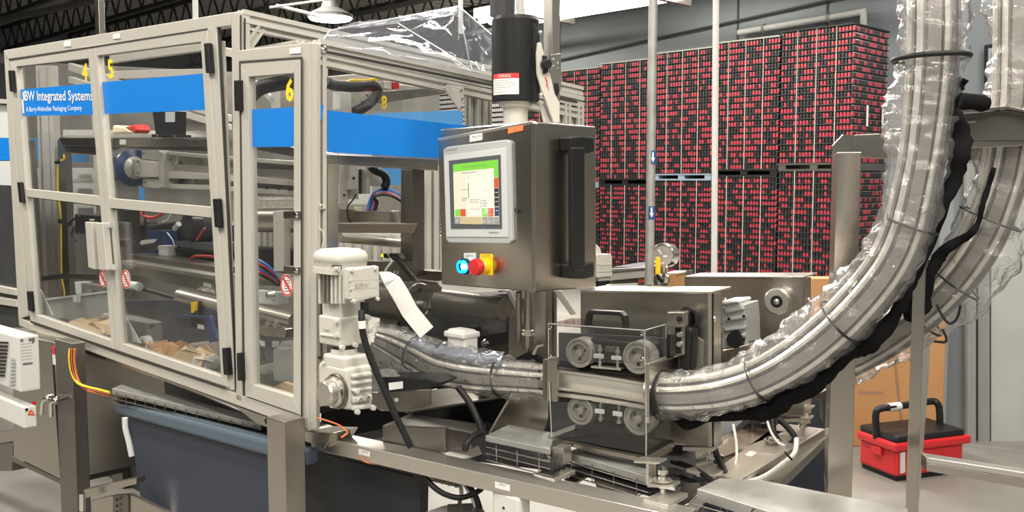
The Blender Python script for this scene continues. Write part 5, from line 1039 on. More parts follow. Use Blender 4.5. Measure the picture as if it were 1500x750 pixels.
dqg('gear_case', [(1057, 450), (1090, 446), (1092, 470), (1093, 506), (1057, 512)], .14); dqg('top_block', [(1058, 443), (1082, 441), (1090, 454), (1062, 460)], .10, .01); dqg('top_plate', [(1057, 441), (1080, 440), (1083, 443), (1058, 446)], .12, .02, whitep)
for i, (y0, y1) in enumerate(((464, 469), (479, 484), (490, 496))): dqg('case_rib', [(1062, y0+2), (1092, y0-2), (1092, y1-2), (1062, y1+2)], .02, .012)
MB().lathe(G.at(1079, 497, .0), G.n, [(.028, 0), (.026, .02), (0, .02)], 24).build('shaft_cover', blackp, t); MB().lathe(G.at(1060, 482, .002), G.n, [(.010, 0), (.009, .012), (.004, .012), (.004, .006), (0, .006)], 16).build('port', steel_h, t); MB().cyl(G.at(1061, 442, .0), G.at(1061, 436, .0), .006, 10).build('breather', chrome, t)
for (x, y) in ((1068, 467), (1090, 463), (1068, 504), (1089, 498)): MB().lathe(G.at(x, y, .012), G.n, [(0, .004), (.005, .004), (.005, 0)], 10).build('screw_hole', blackp, t)
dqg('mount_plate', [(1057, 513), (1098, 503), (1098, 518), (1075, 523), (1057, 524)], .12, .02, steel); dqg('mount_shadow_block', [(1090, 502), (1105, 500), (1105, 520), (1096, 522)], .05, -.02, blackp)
# things behind: second motor, belt end, valve and gauge
t = thing('rear_gearmotor', 'cream motor box half hidden behind the right edge of the control box', 'gearmotor', P(885, 400, 3.6)); RM = Pl(P(885, 390, 3.6), d=(.964, 1))
pr_ = lambda n_, m, q, th, off=0, b=.003: part(n_, m, RM, [q], th, off, t, b)
pr_('terminal_box', cream, [(874, 373), (879, 372), (895, 372), (897, 375), (897, 405), (874, 407)], .08); pr_('cowl', cream, [(868, 355), (874, 357), (880, 363), (882, 372), (868, 374)], .1, -.02, .006); pr_('gland', blackp, [(877, 412), (888, 411), (888, 421), (877, 421)], .03, -.01); pr_('neck', cream, [(877, 406), (893, 404), (893, 411), (877, 412)], .05, -.01)
text('lettering', 'SEW', RM, [(878, 390), (889, 389.5), (889, 394.5), (878, 395.5)], mat('faint letter', (.5, .48, .44), .5), t, off=.002); mb = MB(); mb.slab(RM, [(875, 387.5), (897, 387), (897, 388), (875, 388.5)], .002, .002); mb.slab(RM, [(875, 398), (897, 396.5), (897, 397.5), (875, 399)], .002, .002); mb.build('lid_seam', MATS['seam paint'], t)
t = thing('outfeed_frame', 'stainless conveyor end with an orange sticker behind the arrowed pole', 'conveyor frame', P(920, 410, 4.2)); OF = Pl(P(920, 400, 4.2), d=(-.95, .6))
po = lambda n_, m, q, th, off=0, b=.002, l=None: part(n_, m, OF, [q], th, off, t, b, l)
po('belt_top', greyd, [(897, 391), (940, 390.5), (950, 392), (897, 396)], .3); po('side_rail', alu, [(893, 399), (950, 396), (950, 406), (893, 411)], .05, .02); po('side_rail', steel_h, [(895, 394), (945, 391), (945, 394), (895, 399)], .03, .03); po('white_guard', whitep, [(886, 417), (932, 415), (932, 424), (886, 426)], .05, .02); po('end_box', steel_d, [(932, 406), (990, 400), (990, 424), (932, 424)], .2, .0); po('end_box_lid', paper, [(975, 399), (992, 399), (992, 402), (978, 402)], .1, .03); po('side_box', steel_d, [(893, 411), (932, 407), (932, 416), (893, 418)], .1, .0)
part('orange_sticker', orange, OF, [[(935.5, 408.5), (945.5, 408), (945.5, 413), (935.5, 413.5)]], .002, .003, t, 0); text('sticker_text', '500', OF, [(937.5, 409.8), (943.5, 409.5), (943.5, 412), (937.5, 412.4)], redd, t, off=.005); po('brown_box', cardb, [(978, 402), (990, 400), (990, 424), (978, 424)], .1, .03)
t = thing('pressure_gauge', 'round stainless pressure gauge on a pipe beside the yellow valve handle', 'gauge', P(972, 422, 3.35)); c = P(972, 374, 3.3); ax = V((-.55, -.83, .05)).normalized()
MB().lathe(c, ax, [(0, -.045), (.040, -.045), (.0415, -.04), (.0415, -.006), (.044, -.004), (.044, .006), (.039, .008), (.037, .002), (0, .002)], 36).build('gauge_case', chrome, t); MB().lathe(c, ax, [(.037, .003), (0, .003)], 30).build('gauge_dial', gauge_f, t)
GP = Pl(c+ax*.005, n=ax); MB().slab(GP, [(963, 366), (966, 364), (970, 372), (968, 374)], .001).slab(GP, [(971, 374), (978, 374), (977, 377), (972, 377)], .001).build('gauge_marks', paper, t); MB().slab(GP, [(968, 384), (973, 384), (973, 387), (968, 387)], .001).build('dial_label', paper, t)
MB().cyl(P(973, 390, 3.33), P(973, 422, 3.33), .012, 14).build('gauge_pipe', chrome, t); MB().lathe(P(972, 410, 3.33), (0, 0, 1), [(.012, -.02), (.022, -.01), (.022, .014), (.012, .022)], 18).build('valve_body', chrome, t)
MB().slab(Pl(P(964, 390, 3.27), d=(1, 0)), [(960, 378), (962, 376.5), (966, 376.5), (967.5, 379), (967.5, 402), (960, 402)], .006).build('valve_handle', yellow, t, bev=.002)['label'] = 'yellow lever handle'; MB().tube([P(963, 402, 3.27), P(965, 408, 3.28), P(970, 412, 3.3)], .006).build('handle_neck', blackp, t)
# ================================================================ tracks in plastic sleeves
TS = [(.1, -1), (.42, -.98), (.62, -.88), (.66, -.74), (.52, -.64), (.50, -.58), (.74, -.52), (.84, -.40), (.80, -.26), (.60, -.20), (.60, -.12), (.76, -.08), (.76, .44), (.60, .48), (.60, .56), (.82, .58), (.82, .76), (.62, .80), (.60, .94), (.3, 1), (-.5, 1), (-.62, .8), (-.62, -.8), (-.5, -1)]
TM = [2, 2, 2, 2, 1, 1, 2, 2, 2, 1, 1, 0, 0, 1, 1, 2, 2, 1, 1, 0, 0, 0, 0, 0]
railm = mat('track rail metal', (.70, .67, .61), .28, .65); flatm = mat('track flat face', (.27, .25, .225), .36, .6); groovem = mat('track groove', (.14, .13, .12), .4, .6)
def cmn(pts, k=8): return catmull(pts, k)
TS2 = [(.1, -1), (.4, -.96), (.66, -.8), (.74, -.78), (.80, -.5), (.84, -.2), (.80, .2), (.70, .45), (.60, .47), (.60, .56), (.84, .6), (.84, .88), (.5, .92), (.3, 1), (-.5, 1), (-.6, 0), (-.5, -1)]
TM2 = [1, 2, 1, 2, 2, 2, 2, 1, 1, 1, 2, 1, 0, 0, 0, 0, 0]
def track(pl, pts, name, par, k=8, sect=None):
    st, sm_ = sect or (TS, TM)
    q = cmn([pl.at(x, y) for x, y, r in pts], k); rr = cmn([V((r, 0, 0)) for x, y, r in pts], k)
    mb = MB(); mb.sec(q, st, pl.n, mi=sm_, scale=[(r.x*(p-EYEV).dot(V((0, CP, -SP)))/FPX) for r, p in zip(rr, q)]); return mb.build(name, [flatm, groovem, railm], par), q, rr
def sleeve(pl, pts, name, par, k=9, n=28, amp=.10, seed=1, off=0, m=None):
    """crumpled film tube: pts (x, y, outer half width, inner half width in px)"""
    rnd = random.Random(seed); q = cmn([pl.at(x, y, off) for x, y, a, b in pts], k); rr = cmn([V((a, b, 0)) for x, y, a, b in pts], k)
    vs = []; ph = [rnd.uniform(0, 6) for _ in range(8)]
    for i, p in enumerate(q):
        tt = (q[min(i+1, len(q)-1)]-q[max(i-1, 0)]).normalized(); sd = (pl.n-tt*pl.n.dot(tt)).normalized(); up = tt.cross(sd); s_ = (p-EYEV).dot(V((0, CP, -SP)))/FPX
        for j in range(n):
            an = 2*math.pi*j/n; y = math.sin(an); ry = (rr[i].x if y < 0 else rr[i].y)*s_; rx = min(rr[i].x, rr[i].y)*s_*.95+.01
            f = 1+amp*(.6*math.sin(an*3+i*.55+ph[0])+.5*math.sin(an*5-i*.9+ph[1])+.5*math.sin(i*1.7+ph[2]+an)+rnd.uniform(-.18, .18))
            vs.append(p+sd*math.cos(an)*rx*f+up*y*ry*f)
    fs = [[i*n+j, i*n+(j+1) % n, (i+1)*n+(j+1) % n, (i+1)*n+j] for i in range(len(q)-1) for j in range(n)]
    mb = MB(); mb.add(vs, fs, 0, True); return mb.build(name, m or bag, par)
def tie(pl, x, y, ang, a, b, r, par, m=rubber, name='cable_tie', off=0):
    """strap around the tube: px centre, direction of the tube in degrees (0 = to the right)"""
    c = pl.at(x, y, off); e = pl.at(x+math.cos(math.radians(ang)), y-math.sin(math.radians(ang)), off)-c; e.normalize(); up = e.cross(pl.n).normalized(); s_ = (c-EYEV).dot(V((0, CP, -SP)))/FPX
    pts = [c+up*math.sin(k*math.pi/12)*a*s_+pl.n*math.cos(k*math.pi/12)*b*s_ for k in range(25)]
    return MB().tube(pts, r, 6, 0, caps=False).build(name, m, par)
TP = DR.sh(-.085)
t = thing('chain_track', 'steel guide track in clear film curving from the gearmotor up past the portal', 'conveyor track', TP.at(960, 600))
track(TP, [(556, 494, 15), (580, 503, 20), (612, 518, 24), (650, 537, 26), (700, 547, 25), (760, 552, 23), (808, 556, 22)], 'left_guide', t)
track(TP, [(800, 557, 20), (880, 567, 20), (958, 580, 20)], 'middle_guide', t, sect=(TS2, TM2))
RT = [(958, 577, 24), (1010, 576, 26), (1065, 569, 28), (1120, 551, 30), (1180, 516, 32), (1240, 465, 33), (1296, 400, 33), (1326, 340, 33), (1345, 260, 31), (1355, 200, 32), (1363, 130, 34), (1367, 60, 35), (1368, -25, 35)]
track(TP, RT, 'curved_guide', t)
sleeve(TP, [(552, 492, 20, 30), (575, 500, 24, 45), (600, 513, 28, 42), (640, 531, 32, 30), (690, 541, 35, 32), (735, 549, 28, 34), (775, 554, 26, 32), (802, 556, 26, 26)], 'film_sleeve', t, seed=3)
sleeve(TP, [(965, 578, 30, 34), (1010, 575, 33, 40), (1065, 568, 36, 36), (1120, 551, 46, 32), (1180, 516, 52, 36), (1240, 465, 52, 38), (1290, 404, 46, 40), (1326, 340, 44, 40), (1343, 270, 44, 40), (1350, 215, 50, 42), (1352, 172, 58, 44)], 'film_sleeve', t, seed=5, amp=.09)
sleeve(TP, [(1345, 176, 52, 40), (1350, 150, 50, 44), (1360, 110, 46, 46), (1367, 80, 46, 48), (1369, 30, 50, 50), (1369, -30, 50, 50)], 'film_sleeve', t, seed=8, amp=.06)
MB().ring(TP.at(956, 577), (TP.at(990, 577)-TP.at(956, 577)), .050, .064, .022, 36).build('end_collar', steel_h, t); MB().ring(TP.at(964, 578), (TP.at(990, 577)-TP.at(956, 577)), .060, .072, .022, 36).build('rubber_collar', rubber, t)
for (x, y, ang, a) in ((606, 516, -25, 26), (735, 549, -8, 31), (1232, 472, 40, 40), (1110, 556, 25, 34), (1335, 330, 68, 38), (1364, 85, 90, 52)): tie(TP, x, y, ang, a, a*.95, .0035 if x != 1364 else .007, t)
# silver film and cloth draped on the left guide
mb = MB(); q = cmn([TP.at(x, y, .02) for x, y in ((606, 500), (640, 510), (690, 520), (740, 524))], 8)
rnd = random.Random(4); W2 = []
for i, p in enumerate(q):
    for j in range(6): W2.append(p+V((0, 0, -.055*(j/5-.3)+rnd.uniform(-.006, .006)))+TP.n*(.03*math.sin(j*.7)+rnd.uniform(-.008, .008)))
mb.add(W2, [[i*6+j, i*6+j+1, (i+1)*6+j+1, (i+1)*6+j] for i in range(len(q)-1) for j in range(5)], 0, True); o = mb.build('silver_film', mat('silver film', (.35, .38, .45), .2, .6, noise=.6, nscale=30), t); s_ = o.modifiers.new('thick', 'SOLIDIFY'); s_.thickness = .002
MB().slab(TP, [(735, 529), (752, 526), (773, 516), (783, 521), (798, 531), (798, 534), (760, 532), (737, 531)], .02, .0).build('black_flap', felt, t); MB().slab(TP, [(779, 519), (786, 506), (795, 504), (796, 507), (788, 509), (783, 520)], .004, .01).build('hook_plate', steel_h, t)
# second track
T2 = DR.sh(-.78)
t = thing('rear_chain_track', 'second film-wrapped guide track behind the steel portal, at the right edge', 'conveyor track', T2.at(1350, 460))
track(T2, [(1180, 548, 24), (1230, 532, 26), (1290, 500, 28), (1350, 455, 30), (1400, 405, 31), (1440, 345, 31), (1466, 280, 30), (1480, 220, 30), (1486, 140, 30), (1488, 60, 30), (1489, -25, 30)], 'curved_guide', t)
sleeve(T2, [(1230, 532, 30, 36), (1290, 500, 36, 40), (1345, 458, 40, 46), (1398, 407, 40, 62), (1440, 345, 44, 60), (1466, 280, 42, 52), (1480, 215, 40, 46)], 'film_sleeve', t, seed=11, amp=.09)
sleeve(T2, [(1484, 160, 34, 40), (1486, 130, 40, 40), (1488, 90, 36, 40), (1488, 55, 30, 40), (1489, 15, 46, 40), (1489, -25, 40, 40)], 'film_sleeve', t, seed=12, amp=.08)
for (x, y, ang, a) in ((1395, 410, 48, 44), (1450, 320, 62, 44), (1345, 458, 40, 44)): tie(T2, x, y, ang, a, a*.9, .0035, t)
MB().tube([T2.at(*q, .1) for q in ((1372, 446), (1380, 462), (1391, 474), (1402, 466), (1407, 447))], .004).build('loose_tie', rubber, t); MB().tube([T2.at(*q, .1) for q in ((1368, 500), (1384, 501), (1386, 494), (1380, 482))], .004).build('loose_tie', rubber, t)
# black cloth strip along the outer side of the first track
def ribbon(name, lab, pl, pts, cat='cloth', seed=2, parent=None, m=felt, th=.008, off=0):
    rnd = random.Random(seed); q = cmn([pl.at(x, y, off) for x, y, r in pts], 5); rr = cmn([V((r, 0, 0)) for x, y, r in pts], 5); vs = []; n = 8
    for i, p in enumerate(q):
        tt = (q[min(i+1, len(q)-1)]-q[max(i-1, 0)]).normalized(); sd = (pl.n-tt*pl.n.dot(tt)).normalized(); up = tt.cross(sd); s_ = (p-EYEV).dot(V((0, CP, -SP)))/FPX; h = rr[i].x*s_*rnd.uniform(.85, 1.15)
        for j, (a, b) in enumerate(((.6, -.9), (1.2, -.3), (.8, .4), (.5, 1), (-.5, 1), (-1, .4), (-.7, -.3), (-.6, -.9))): vs.append(p+sd*(a*th+.006*math.sin(i*.8))+up*b*h)
    mb = MB(); mb.add(vs, [[i*n+j, i*n+(j+1) % n, (i+1)*n+(j+1) % n, (i+1)*n+j] for i in range(len(q)-1) for j in range(n)]+[list(range(n))[::-1], [len(vs)-n+j for j in range(n)]], 0, True)
    o = mb.build(name, m, parent)
    if parent is None: tag(o, lab, cat)
    return o
ribbon('black_cloth', 'torn black cloth strip hanging along the outer side of the first track', DR.sh(-.10), [(968, 600, 5), (985, 608, 8), (1010, 618, 11), (1040, 609, 8), (1085, 608, 9), (1112, 604, 12), (1130, 600, 15), (1155, 582, 13), (1190, 563, 15), (1222, 541, 8), (1245, 515, 12), (1268, 502, 17), (1300, 475, 12), (1322, 440, 8), (1342, 400, 7), (1362, 355, 8), (1380, 305, 9), (1398, 255, 13), (1406, 215, 17), (1402, 180, 13), (1393, 160, 11), (1396, 135, 12), (1408, 113, 11)])
ribbon('black_cloth', 'short black cloth strip on the inner side of the second track', T2, [(1330, 470, 6), (1340, 450, 20), (1362, 402, 9), (1378, 372, 10), (1400, 355, 7), (1422, 342, 6), (1434, 322, 4), (1442, 290, 4), (1456, 245, 4)], off=.14, seed=9)
tag(MB().lathe(P(1402, 148, 2.66), V((1, .1, -.08)), [(.0, 0), (.022, 0), (.024, .01), (.024, .075), (.018, .09), (0, .094)], 24).build('black_roll', felt), 'black round roll lying on the shelf behind the cloth strap', 'roll')
# ================================================================ steel portal
t = thing('steel_portal', 'stainless portal frame of square tubes carrying the shelf at the right', 'portal frame', P(1230, 730, 2.9)); PF_ = Pl((0, 2.9, 0), d=(1, 0))
pp = lambda n_, m, q, th=.05, off=0, b=.002, l=None: part(n_, m, PF_, [q], th, off, t, b, l)
pp('post', steel, [(1219, 214), (1235, 197), (1252, 198), (1243.5, 732), (1211, 730)], .0001+.006, 0, 0)
MB().cbox(1251, 1219, 1262, 228, 702, 2.9, dl=(-1, .0, 0), dr=(.3, 1, 0)).build('post_tube', steel, t, bev=.002)
pp('top_beam', steel, [(1252, 197.5), (1500, 185), (1560, 183), (1560, 234), (1500, 237), (1252, 229.5)], .09, .001)
pp('foot_bracket', steel_h, [(1209, 702), (1241, 706), (1241, 735), (1209, 732)], .006, .012); MB().lathe(PF_.at(1224.5, 720, .012), PF_.n, [(0, .008), (.009, .007), (.010, 0)], 6, sm=False).build('bolt', chrome, t)
MB().cbox(1361, 1343, 1371, 238, 800, 2.72, dl=(-1, .05, 0), dr=(.45, 1, 0)).build('front_post', steel, t, bev=.002)
PR = Pl((0, 2.70, 0), d=(1, -.12)); part('cross_rail', steel, PR, [[(1357, 678), (1510, 703), (1510, 717), (1357, 690)]], .05, 0, t, .002); part('cross_rail', steel_h, PR, [[(1357, 670), (1510, 694), (1510, 703), (1357, 678)]], .05, .002, t, .002)
t = thing('steel_shelf', 'steel shelf plate with a deep front panel on the portal', 'shelf', P(1460, 170, 2.7)); SH_ = Pl((0, 2.75, 0), d=(1, 0))
zS = P(1475, 156, 2.9).z
MB().prism([P(1385, 168, 2.6), P(1478, 160, 2.72), P(1530, 170, 2.72), P(1530, 150, 3.1), P(1400, 150, 3.1)], (0, 0, .008)).build('shelf_plate', steel, t, bev=.001); part('front_panel', steel_d, SH_, [[(1398, 168), (1478, 161), (1530, 170), (1530, 205), (1400, 205)]], .05, 0, t); part('lower_panel', steel, SH_, [[(1400, 205), (1530, 200), (1530, 212), (1412, 218)]], .05, -.01, t)
MB().slab(SH_, [(1403, 178), (1430, 177), (1428, 180), (1414, 181)], .003, .012).build('slot', steel_h, t)
# cables at the right
cable('white_cable', [(1074, 622, 2.95), (1078, 645, 2.9), (1079, 670, 2.85), (1074, 690, 2.8), (1070, 700, 2.78)], .0045, whitec, 'single white cable hanging in front of the side rail'); 
for i in range(3): cable('white_cable', [(1124+i*4, 616, 3.1), (1134+i*3, 640, 3.0), (1152+i*3, 652, 2.95), (1166+i, 640+i*3, 2.9), (1166-i*2, 660+i*4, 2.85), (1148-i*2, 676+i*4, 2.8), (1120-i*2, 695+i*4, 2.75), (1085, 706+i*3, 2.7)][0 if i == 0 else 3:] if i else [(1124, 617, 3.1), (1130, 634, 3.0), (1140, 648, 2.95), (1150, 653, 2.92)], .008 if i else .004, whitec, ['thin white cable dropping to the side rail', 'upper thick white cable lying along the side rail', 'lower thick white cable lying along the side rail'][i])
for i, (x, y) in enumerate(((1155, 668), (1113, 698))): tie(Pl(P(x, y, 2.78), d=(1, 0)), x, y, 40, 7, 8, .003, bpy.data.objects['white_cable.003'] if 'white_cable.003' in bpy.data.objects else bpy.data.objects['white_cable.001'])
cable('black_hose', [(1132, 612, 3.15), (1134, 635, 3.1), (1145, 650, 3.08), (1158, 650, 3.06), (1164, 640, 3.06), (1150, 622, 3.1), (1140, 615, 3.12)], .010, rubber, 'black hose coiled on the side rail beside the white cables'); cable('black_hose', [(1118, 620, 3.3), (1120, 640, 3.3), (1108, 655, 3.3), (1085, 661, 3.28), (1060, 661, 3.2), (1045, 650, 3.2)], .010, rubber, 'black hose looping behind the single white cable')
cable('black_hose', [(1046, 655, 2.82), (1052, 672, 2.8), (1060, 688, 2.76), (1063, 700, 2.72)], .010, rubber, 'short black hose in front of the cabinet foot'); cable('black_hose', [(985, 676, 2.95), (1005, 682, 2.85), (1025, 692, 2.75), (1048, 708, 2.65)], .009, rubber, 'upper black hose running under the guard to the corner tray'); cable('black_hose', [(985, 692, 2.95), (1000, 700, 2.85), (1020, 708, 2.75), (1040, 716, 2.65)], .009, rubber, 'lower black hose running under the guard to the corner tray')
t = thing('dark_machine_base', 'dark machinery and blue grey panel below the drive, behind the side rail', 'machine base', P(1080, 640, 3.7)); DB = Pl((0, 3.7, 0), d=(1, .2))
part('dark_panel', darkm, DB, [[(1055, 600), (1135, 600), (1135, 660), (1055, 662)]], .1, 0, t); part('blue_grey_panel', binblue, DB.sh(-.3), [[(1100, 575), (1213, 555), (1213, 900), (1000, 900), (1000, 690)]], .1, 0, t); part('grey_rod', steel_d, DB, [[(1200, 580), (1206, 580), (1206, 620), (1201, 612)], [(1185, 583), (1213, 570), (1213, 580), (1187, 590)]], .02, .05, t)
for x in (1072, 1086, 1101, 1118): part('slat', steel_d, DB, [[(x, 612), (x+2, 612), (x+2, 640), (x, 640)]], .02, .03, t)
part('motor_block', darkm, DB, [[(1090, 600), (1120, 598), (1120, 620), (1090, 622)]], .1, .1, t, .004)
# under-machine shade put in as dark lower body panels behind the rails
t = thing('underbody_shade', 'dark lower body panels standing in for shade below the rails', 'machine body', P(560, 700, 3.9)); UB = Pl(P(700, 650, 3.55), d=(-.846, .55))
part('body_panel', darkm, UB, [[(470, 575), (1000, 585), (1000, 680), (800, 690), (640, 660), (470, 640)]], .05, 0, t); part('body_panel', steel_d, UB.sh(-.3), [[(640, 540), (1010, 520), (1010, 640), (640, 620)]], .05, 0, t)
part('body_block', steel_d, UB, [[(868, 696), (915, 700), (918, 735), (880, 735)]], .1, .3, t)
# ================================================================ lower left: bins, cooling unit, cabinet
t = thing('blue_bin', 'large blue grey plastic bin with a thick rim under the guard', 'bin', FL.at(290, 700)); BN = FL.sh(.0)
part('bin_wall', binblue, BN, [[(186, 606), (400, 662), (400, 900), (235, 800), (205, 730)]], .05, -.02, t, .01); part('bin_rim', binrim, BN, [[(169, 594), (172, 590), (396, 647), (447, 660), (447, 684), (396, 670), (168, 606)]], .06, .01, t, .012)
part('bin_wall', binblue, BN, [[(186, 606), (440, 672), (440, 900), (235, 800), (205, 730)]], .02, -.5, t, .01); part('bin_rim', binrim, BN, [[(186, 590), (300, 600), (300, 606), (186, 597)]], .05, -.3, t, .01)
t = thing('black_bin', 'black plastic bin to the right of the steel leg under the rail', 'bin', FL.at(530, 740)); KB = Pl(P(530, 700, 3.15), d=(-.846, .55)); bm = mat('black bin plastic', (.018, .019, .024), .45)
part('bin_wall', bm, KB, [[(440, 652), (616, 697), (613, 860), (440, 860)]], .05, 0, t, .01); part('bin_rim', bm, KB, [[(440, 650), (618, 694), (618, 700), (440, 657)]], .06, .01, t, .006)
MB().slab(Pl(KB.at(616, 700), d=tuple(WP)[:2]), [(616, 697), (628, 690), (624, 860), (613, 860)], .03).build('bin_wall', bm, t)
t = thing('cooling_unit', 'white slatted cooling unit with a grey data plate on the cabinet at the left edge', 'cooling unit', P(20, 570, 4.0)); CU = Pl(P(27, 530, 4.0), d=(-1.071, 1)); CS = Pl(P(27, 530, 4.0), d=(.964, 1))
MB().cbox(27, -30, 57, 494, 575, 4.0).build('unit_body', whitep, t, bev=.006); MB().slab(CS, [(28, 496), (53, 492), (57, 566), (32, 572)], .002, .003).build('data_plate', greyl, t)
MB().slab(CS, [(30, 497), (34, 496.5), (34, 500.5), (30, 501)], .001, .005).slab(CS, [(42, 496), (51, 494.5), (51, 500), (47, 504), (47, 499), (42, 500)], .001, .005).slab(CS, [(33.5, 532), (48, 530.5), (48, 533), (33.5, 535)], .001, .005).build('plate_marks', printm, t)
mb = MB()
for k in range(6): mb.slab(CS, [(30.5, 504+k*4.6), (46+k*.3, 502+k*4.5), (46+k*.3, 502.6+k*4.5), (30.5, 504.7+k*4.6)], .0008, .005)
mb.build('plate_text', greyp, t)
for k in range(10):
    MB().slab(CU, [(-28, 499+k*5.6), (11-k*.6, 501+k*5.3), (11-k*.6, 503.6+k*5.3), (-28, 502+k*5.6)], .003, .0035).build('vent_slot', blackp, t)
for k in range(8): MB().slab(CU, [(14-k*.2, 524+k*5.4), (20.5, 525+k*5.2), (20.5, 527.2+k*5.2), (14-k*.2, 526.5+k*5.4)], .003, .0035).build('vent_slot', greyp, t)
t = thing('condensate_box', 'small white box with a triangular warning sticker below the cooling unit', 'box', P(30, 625, 4.0)); CS2 = Pl(P(34, 600, 3.98), d=(.964, 1))
MB().cbox(34, -20, 53.5, 597, 628, 3.98).build('box_body', whitep, t, bev=.005); MB().slab(CS2, [(45.5, 599.5), (51.5, 608), (40.5, 608)], .001, .003).build('warning_triangle', redd, t); MB().slab(CS2, [(45.7, 602), (49.3, 607), (42.8, 607)], .0005, .0045).build('triangle_fill', orange, t); MB().lathe(CS2.at(39, 600, .002), CS2.n, [(0, .003), (.006, .003), (.006, 0)], 10).build('plug', blackp, t); MB().lathe(CS2.at(49, 590, -.05), CS2.n, [(0, .01), (.008, .01), (.008, 0)], 10).build('red_plug', red, t)
t = thing('electrical_cabinet', 'tall stainless electrical cabinet behind the steel leg at lower left', 'cabinet', P(80, 700, 4.2)); EC = Pl(P(82, 600, 4.3), d=(-1.071, 1))
MB().prism([EC.at(18, 488), EC.at(83, 503), EC.at(94, 705), EC.at(20, 668)], -EC.n*.5).build('cabinet_body', steel, t, bev=.004); MB().slab(EC, [(74.5, 505), (76.5, 505), (90, 700), (88, 699)], .002, .002).build('door_seam', blackp, t)
MB().slab(EC, [(75.5, 506), (79.5, 507), (82, 535), (77.5, 534)], .001, .006).build('cabinet_sticker', paper, t); MB().slab(EC, [(75.5, 506), (79.5, 507), (80.8, 519), (76.6, 518.5)], .0006, .0075).build('sticker_top', redd, t)
for (x, y) in ((72, 583), (84, 586)):
    MB().tube([EC.at(x, y, .0), EC.at(x, y, .035), EC.at(x-4, y+1, .05), EC.at(x-9, y+6, .05), EC.at(x-11 if x < 80 else x-9, y+24, .05)], .010, 10, 4).build('door_lever', chrome, t); MB().lathe(EC.at(x, y, 0), EC.n, [(.018, 0), (.018, .01), (0, .01)], 16).build('lever_rose', steel_h, t)
part('back_panel', mat('brown grey panel', (.17, .15, .125), .5, .4, noise=.1), FL.sh(-.75), [[(112, 505), (160, 525), (168, 715), (124, 700)]], .02, 0, t); part('cabinet_edge', steel_d, FL.sh(-.7), [[(154, 560), (172, 566), (180, 712), (165, 712)]], .05, 0, t)
part('plinth', steel_d, EC, [[(18, 668), (94, 705), (94, 712), (18, 676)]], .3, -.03, t)
for i in range(5): cable('bundle_cable', [(103+i*1.6, 511, 4.1), (102+i*1.6, 525, 4.1), (105+i*1.5, 545, 4.1), (113+i, 560+i*.5, 4.08), (128, 567+i, 4.05), (145, 571+i*1.2, 4.0), (160, 575+i, 3.95)], .0065, [yellow, rubber, orangec, rubber, orangec][i], ['yellow cable', 'black cable, second from the left,', 'orange cable, third from the left,', 'black cable, fourth from the left,', 'orange cable, rightmost,'][i]+' in the bundle hanging behind the steel leg', group='cable bundle behind the leg', n=6)
t = thing('yellow_cable', 'yellow cable tied down the rear posts behind door 4', 'cable', FL.sh(-.8).at(90, 240)); MB().tube([FL.sh(-.75).at(*q) for q in ((93.5, 226), (93.5, 234), (87, 236), (85, 245), (85, 280), (89, 320), (90, 400), (94, 430), (88, 455))], .006, 8).build('cable_run', yellow, t)
for (x, y) in ((84, 237), (89, 324)): MB().lathe(FL.sh(-.73).at(x, y), (1, 0, 0), [(.0, -.015), (.016, -.012), (.016, .012), (0, .015)], 12).build('cable_clip', blackp, t)
t = thing('black_camera', 'black boxed sensor unit behind the left lift handle of door 4', 'sensor', FL.sh(-.6).at(120, 330)); part('sensor_body', blackp, FL.sh(-.6), [[(109, 313.5), (146, 316), (146, 340), (110, 340)]], .1, 0, t, .004); part('sensor_mark', paper, FL.sh(-.6), [[(131, 321), (138, 321), (138, 323), (131, 323)]], .002, .003, t, 0)
MB().tube([FL.sh(-.58).at(*q) for q in ((116, 316), (104, 324), (97, 331), (104, 328))], .008).build('plug_lead', rubber, t); MB().tube([FL.sh(-.58).at(*q) for q in ((108, 333), (105, 345), (112, 353))], .005).build('plug_lead', rubber, t)
t = thing('guide_bracket', 'grey bracket with steel arm behind the lower pane of door 4', 'bracket', FL.sh(-.5).at(115, 425)); part('bracket_block', greyl, FL.sh(-.45), [[(109, 413), (119, 413), (119, 431), (111, 431)]], .06, 0, t); part('bracket_arm', steel_h, FL.sh(-.45), [[(119, 414), (155, 421), (155, 429), (119, 421)]], .04, 0, t)
t = thing('pickled_sign', 'red and cream goods seen on the beam behind the centre stile', 'goods', FL.sh(-.5).at(180, 193)); t.name = 'carton_bundle'; OFF[t.name] = FL.sh(-.5).at(180, 193); part('bundle_body', mat('pale cream bundle', (.8, .7, .5), .6), FL.sh(-.5), [[(165, 183), (182, 186), (195, 195), (163, 196)]], .1, 0, t, .01); part('bundle_tip', redd, FL.sh(-.5), [[(181, 186), (196, 182), (201, 190), (197, 195)]], .08, 0, t, .01)
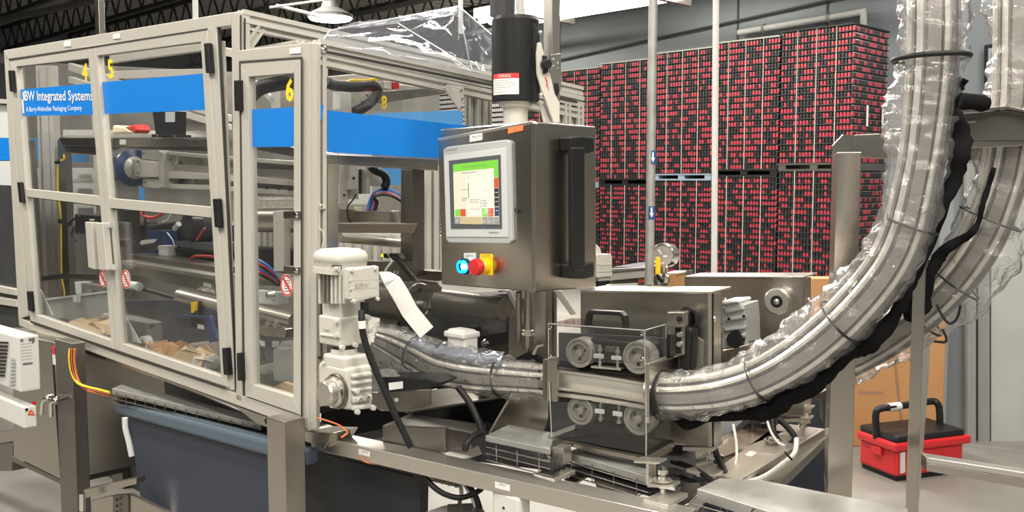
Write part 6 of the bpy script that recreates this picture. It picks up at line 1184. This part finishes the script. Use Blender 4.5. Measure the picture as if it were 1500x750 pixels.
# floor pieces at lower left
t = thing('steel_dolly', 'low stainless frame on the floor at the lower left, below the bin', 'dolly', P(150, 745, 4.2)); DY = Pl(P(150, 730, 3.9), d=(-1.071, .4))
part('side_plate', steel, DY, [[(135, 733), (165, 726), (190, 724), (250, 752), (250, 800), (135, 800)]], .02, 0, t); part('hinge_plate', steel_d, DY, [[(165, 726), (187, 724), (187, 800), (165, 800)]], .01, .01, t); part('cross_bar', steel, DY, [[(122, 718), (200, 700), (200, 709), (124, 730)]], .05, .05, t); MB().cyl(P(120.5, 723, 3.8), P(120.5, 748, 3.8), .012, 14).build('pivot_pin', chrome, t)
for k in range(3): MB().lathe(DY.at(172, 732+k*9, .02), DY.n, [(0, .003), (.006, .003), (.006, 0)], 8).build('rivet', blackp, t)
cable('white_hose', [(183, 612, 3.7), (184, 628, 3.7), (189, 648, 3.7), (193, 668, 3.7)], .012, greyl, 'pale hose hanging at the left end of the blue grey bin')
t = thing('neighbour_machine', 'next machine in the line seen past the left edge of the guard', 'machine', P(-40, 500, 7)); NM = Pl(P(0, 300, 5.8), d=(-1.071, 1))
for n_, m_, q in (('rail', alu, [[(-200, 130), (9, 146), (9, 152), (-200, 140)], [(-200, 400), (24, 440), (25, 450), (-200, 415)], [(-200, 380), (22, 424), (23, 433), (-200, 392)]]), ('blue_band', blue, [[(-200, 203), (12, 202), (15, 235), (-200, 235)]]), ('body', darkm, [[(-200, 260), (18, 275), (25, 440), (-200, 410)]]), ('upper_panel', greyl, [[(-200, 152), (10, 154), (13, 202), (-200, 202)], [(-200, 236), (14, 236), (17, 272), (-200, 262)]]), ('lower_body', darkm, [[(-200, 410), (26, 452), (30, 480), (-200, 480)]])):
    part(n_, m_, NM, q, .05, .0 if n_ != 'rail' else .03, t)
part('frame_rail', steel, NM, [[(-60, 636), (20, 630), (20, 650), (-60, 655)]], .05, .3, t); part('frame_foot', steel_d, NM, [[(-10, 650), (20, 645), (17, 690), (-10, 690)]], .1, .3, t)
# ================================================================ end
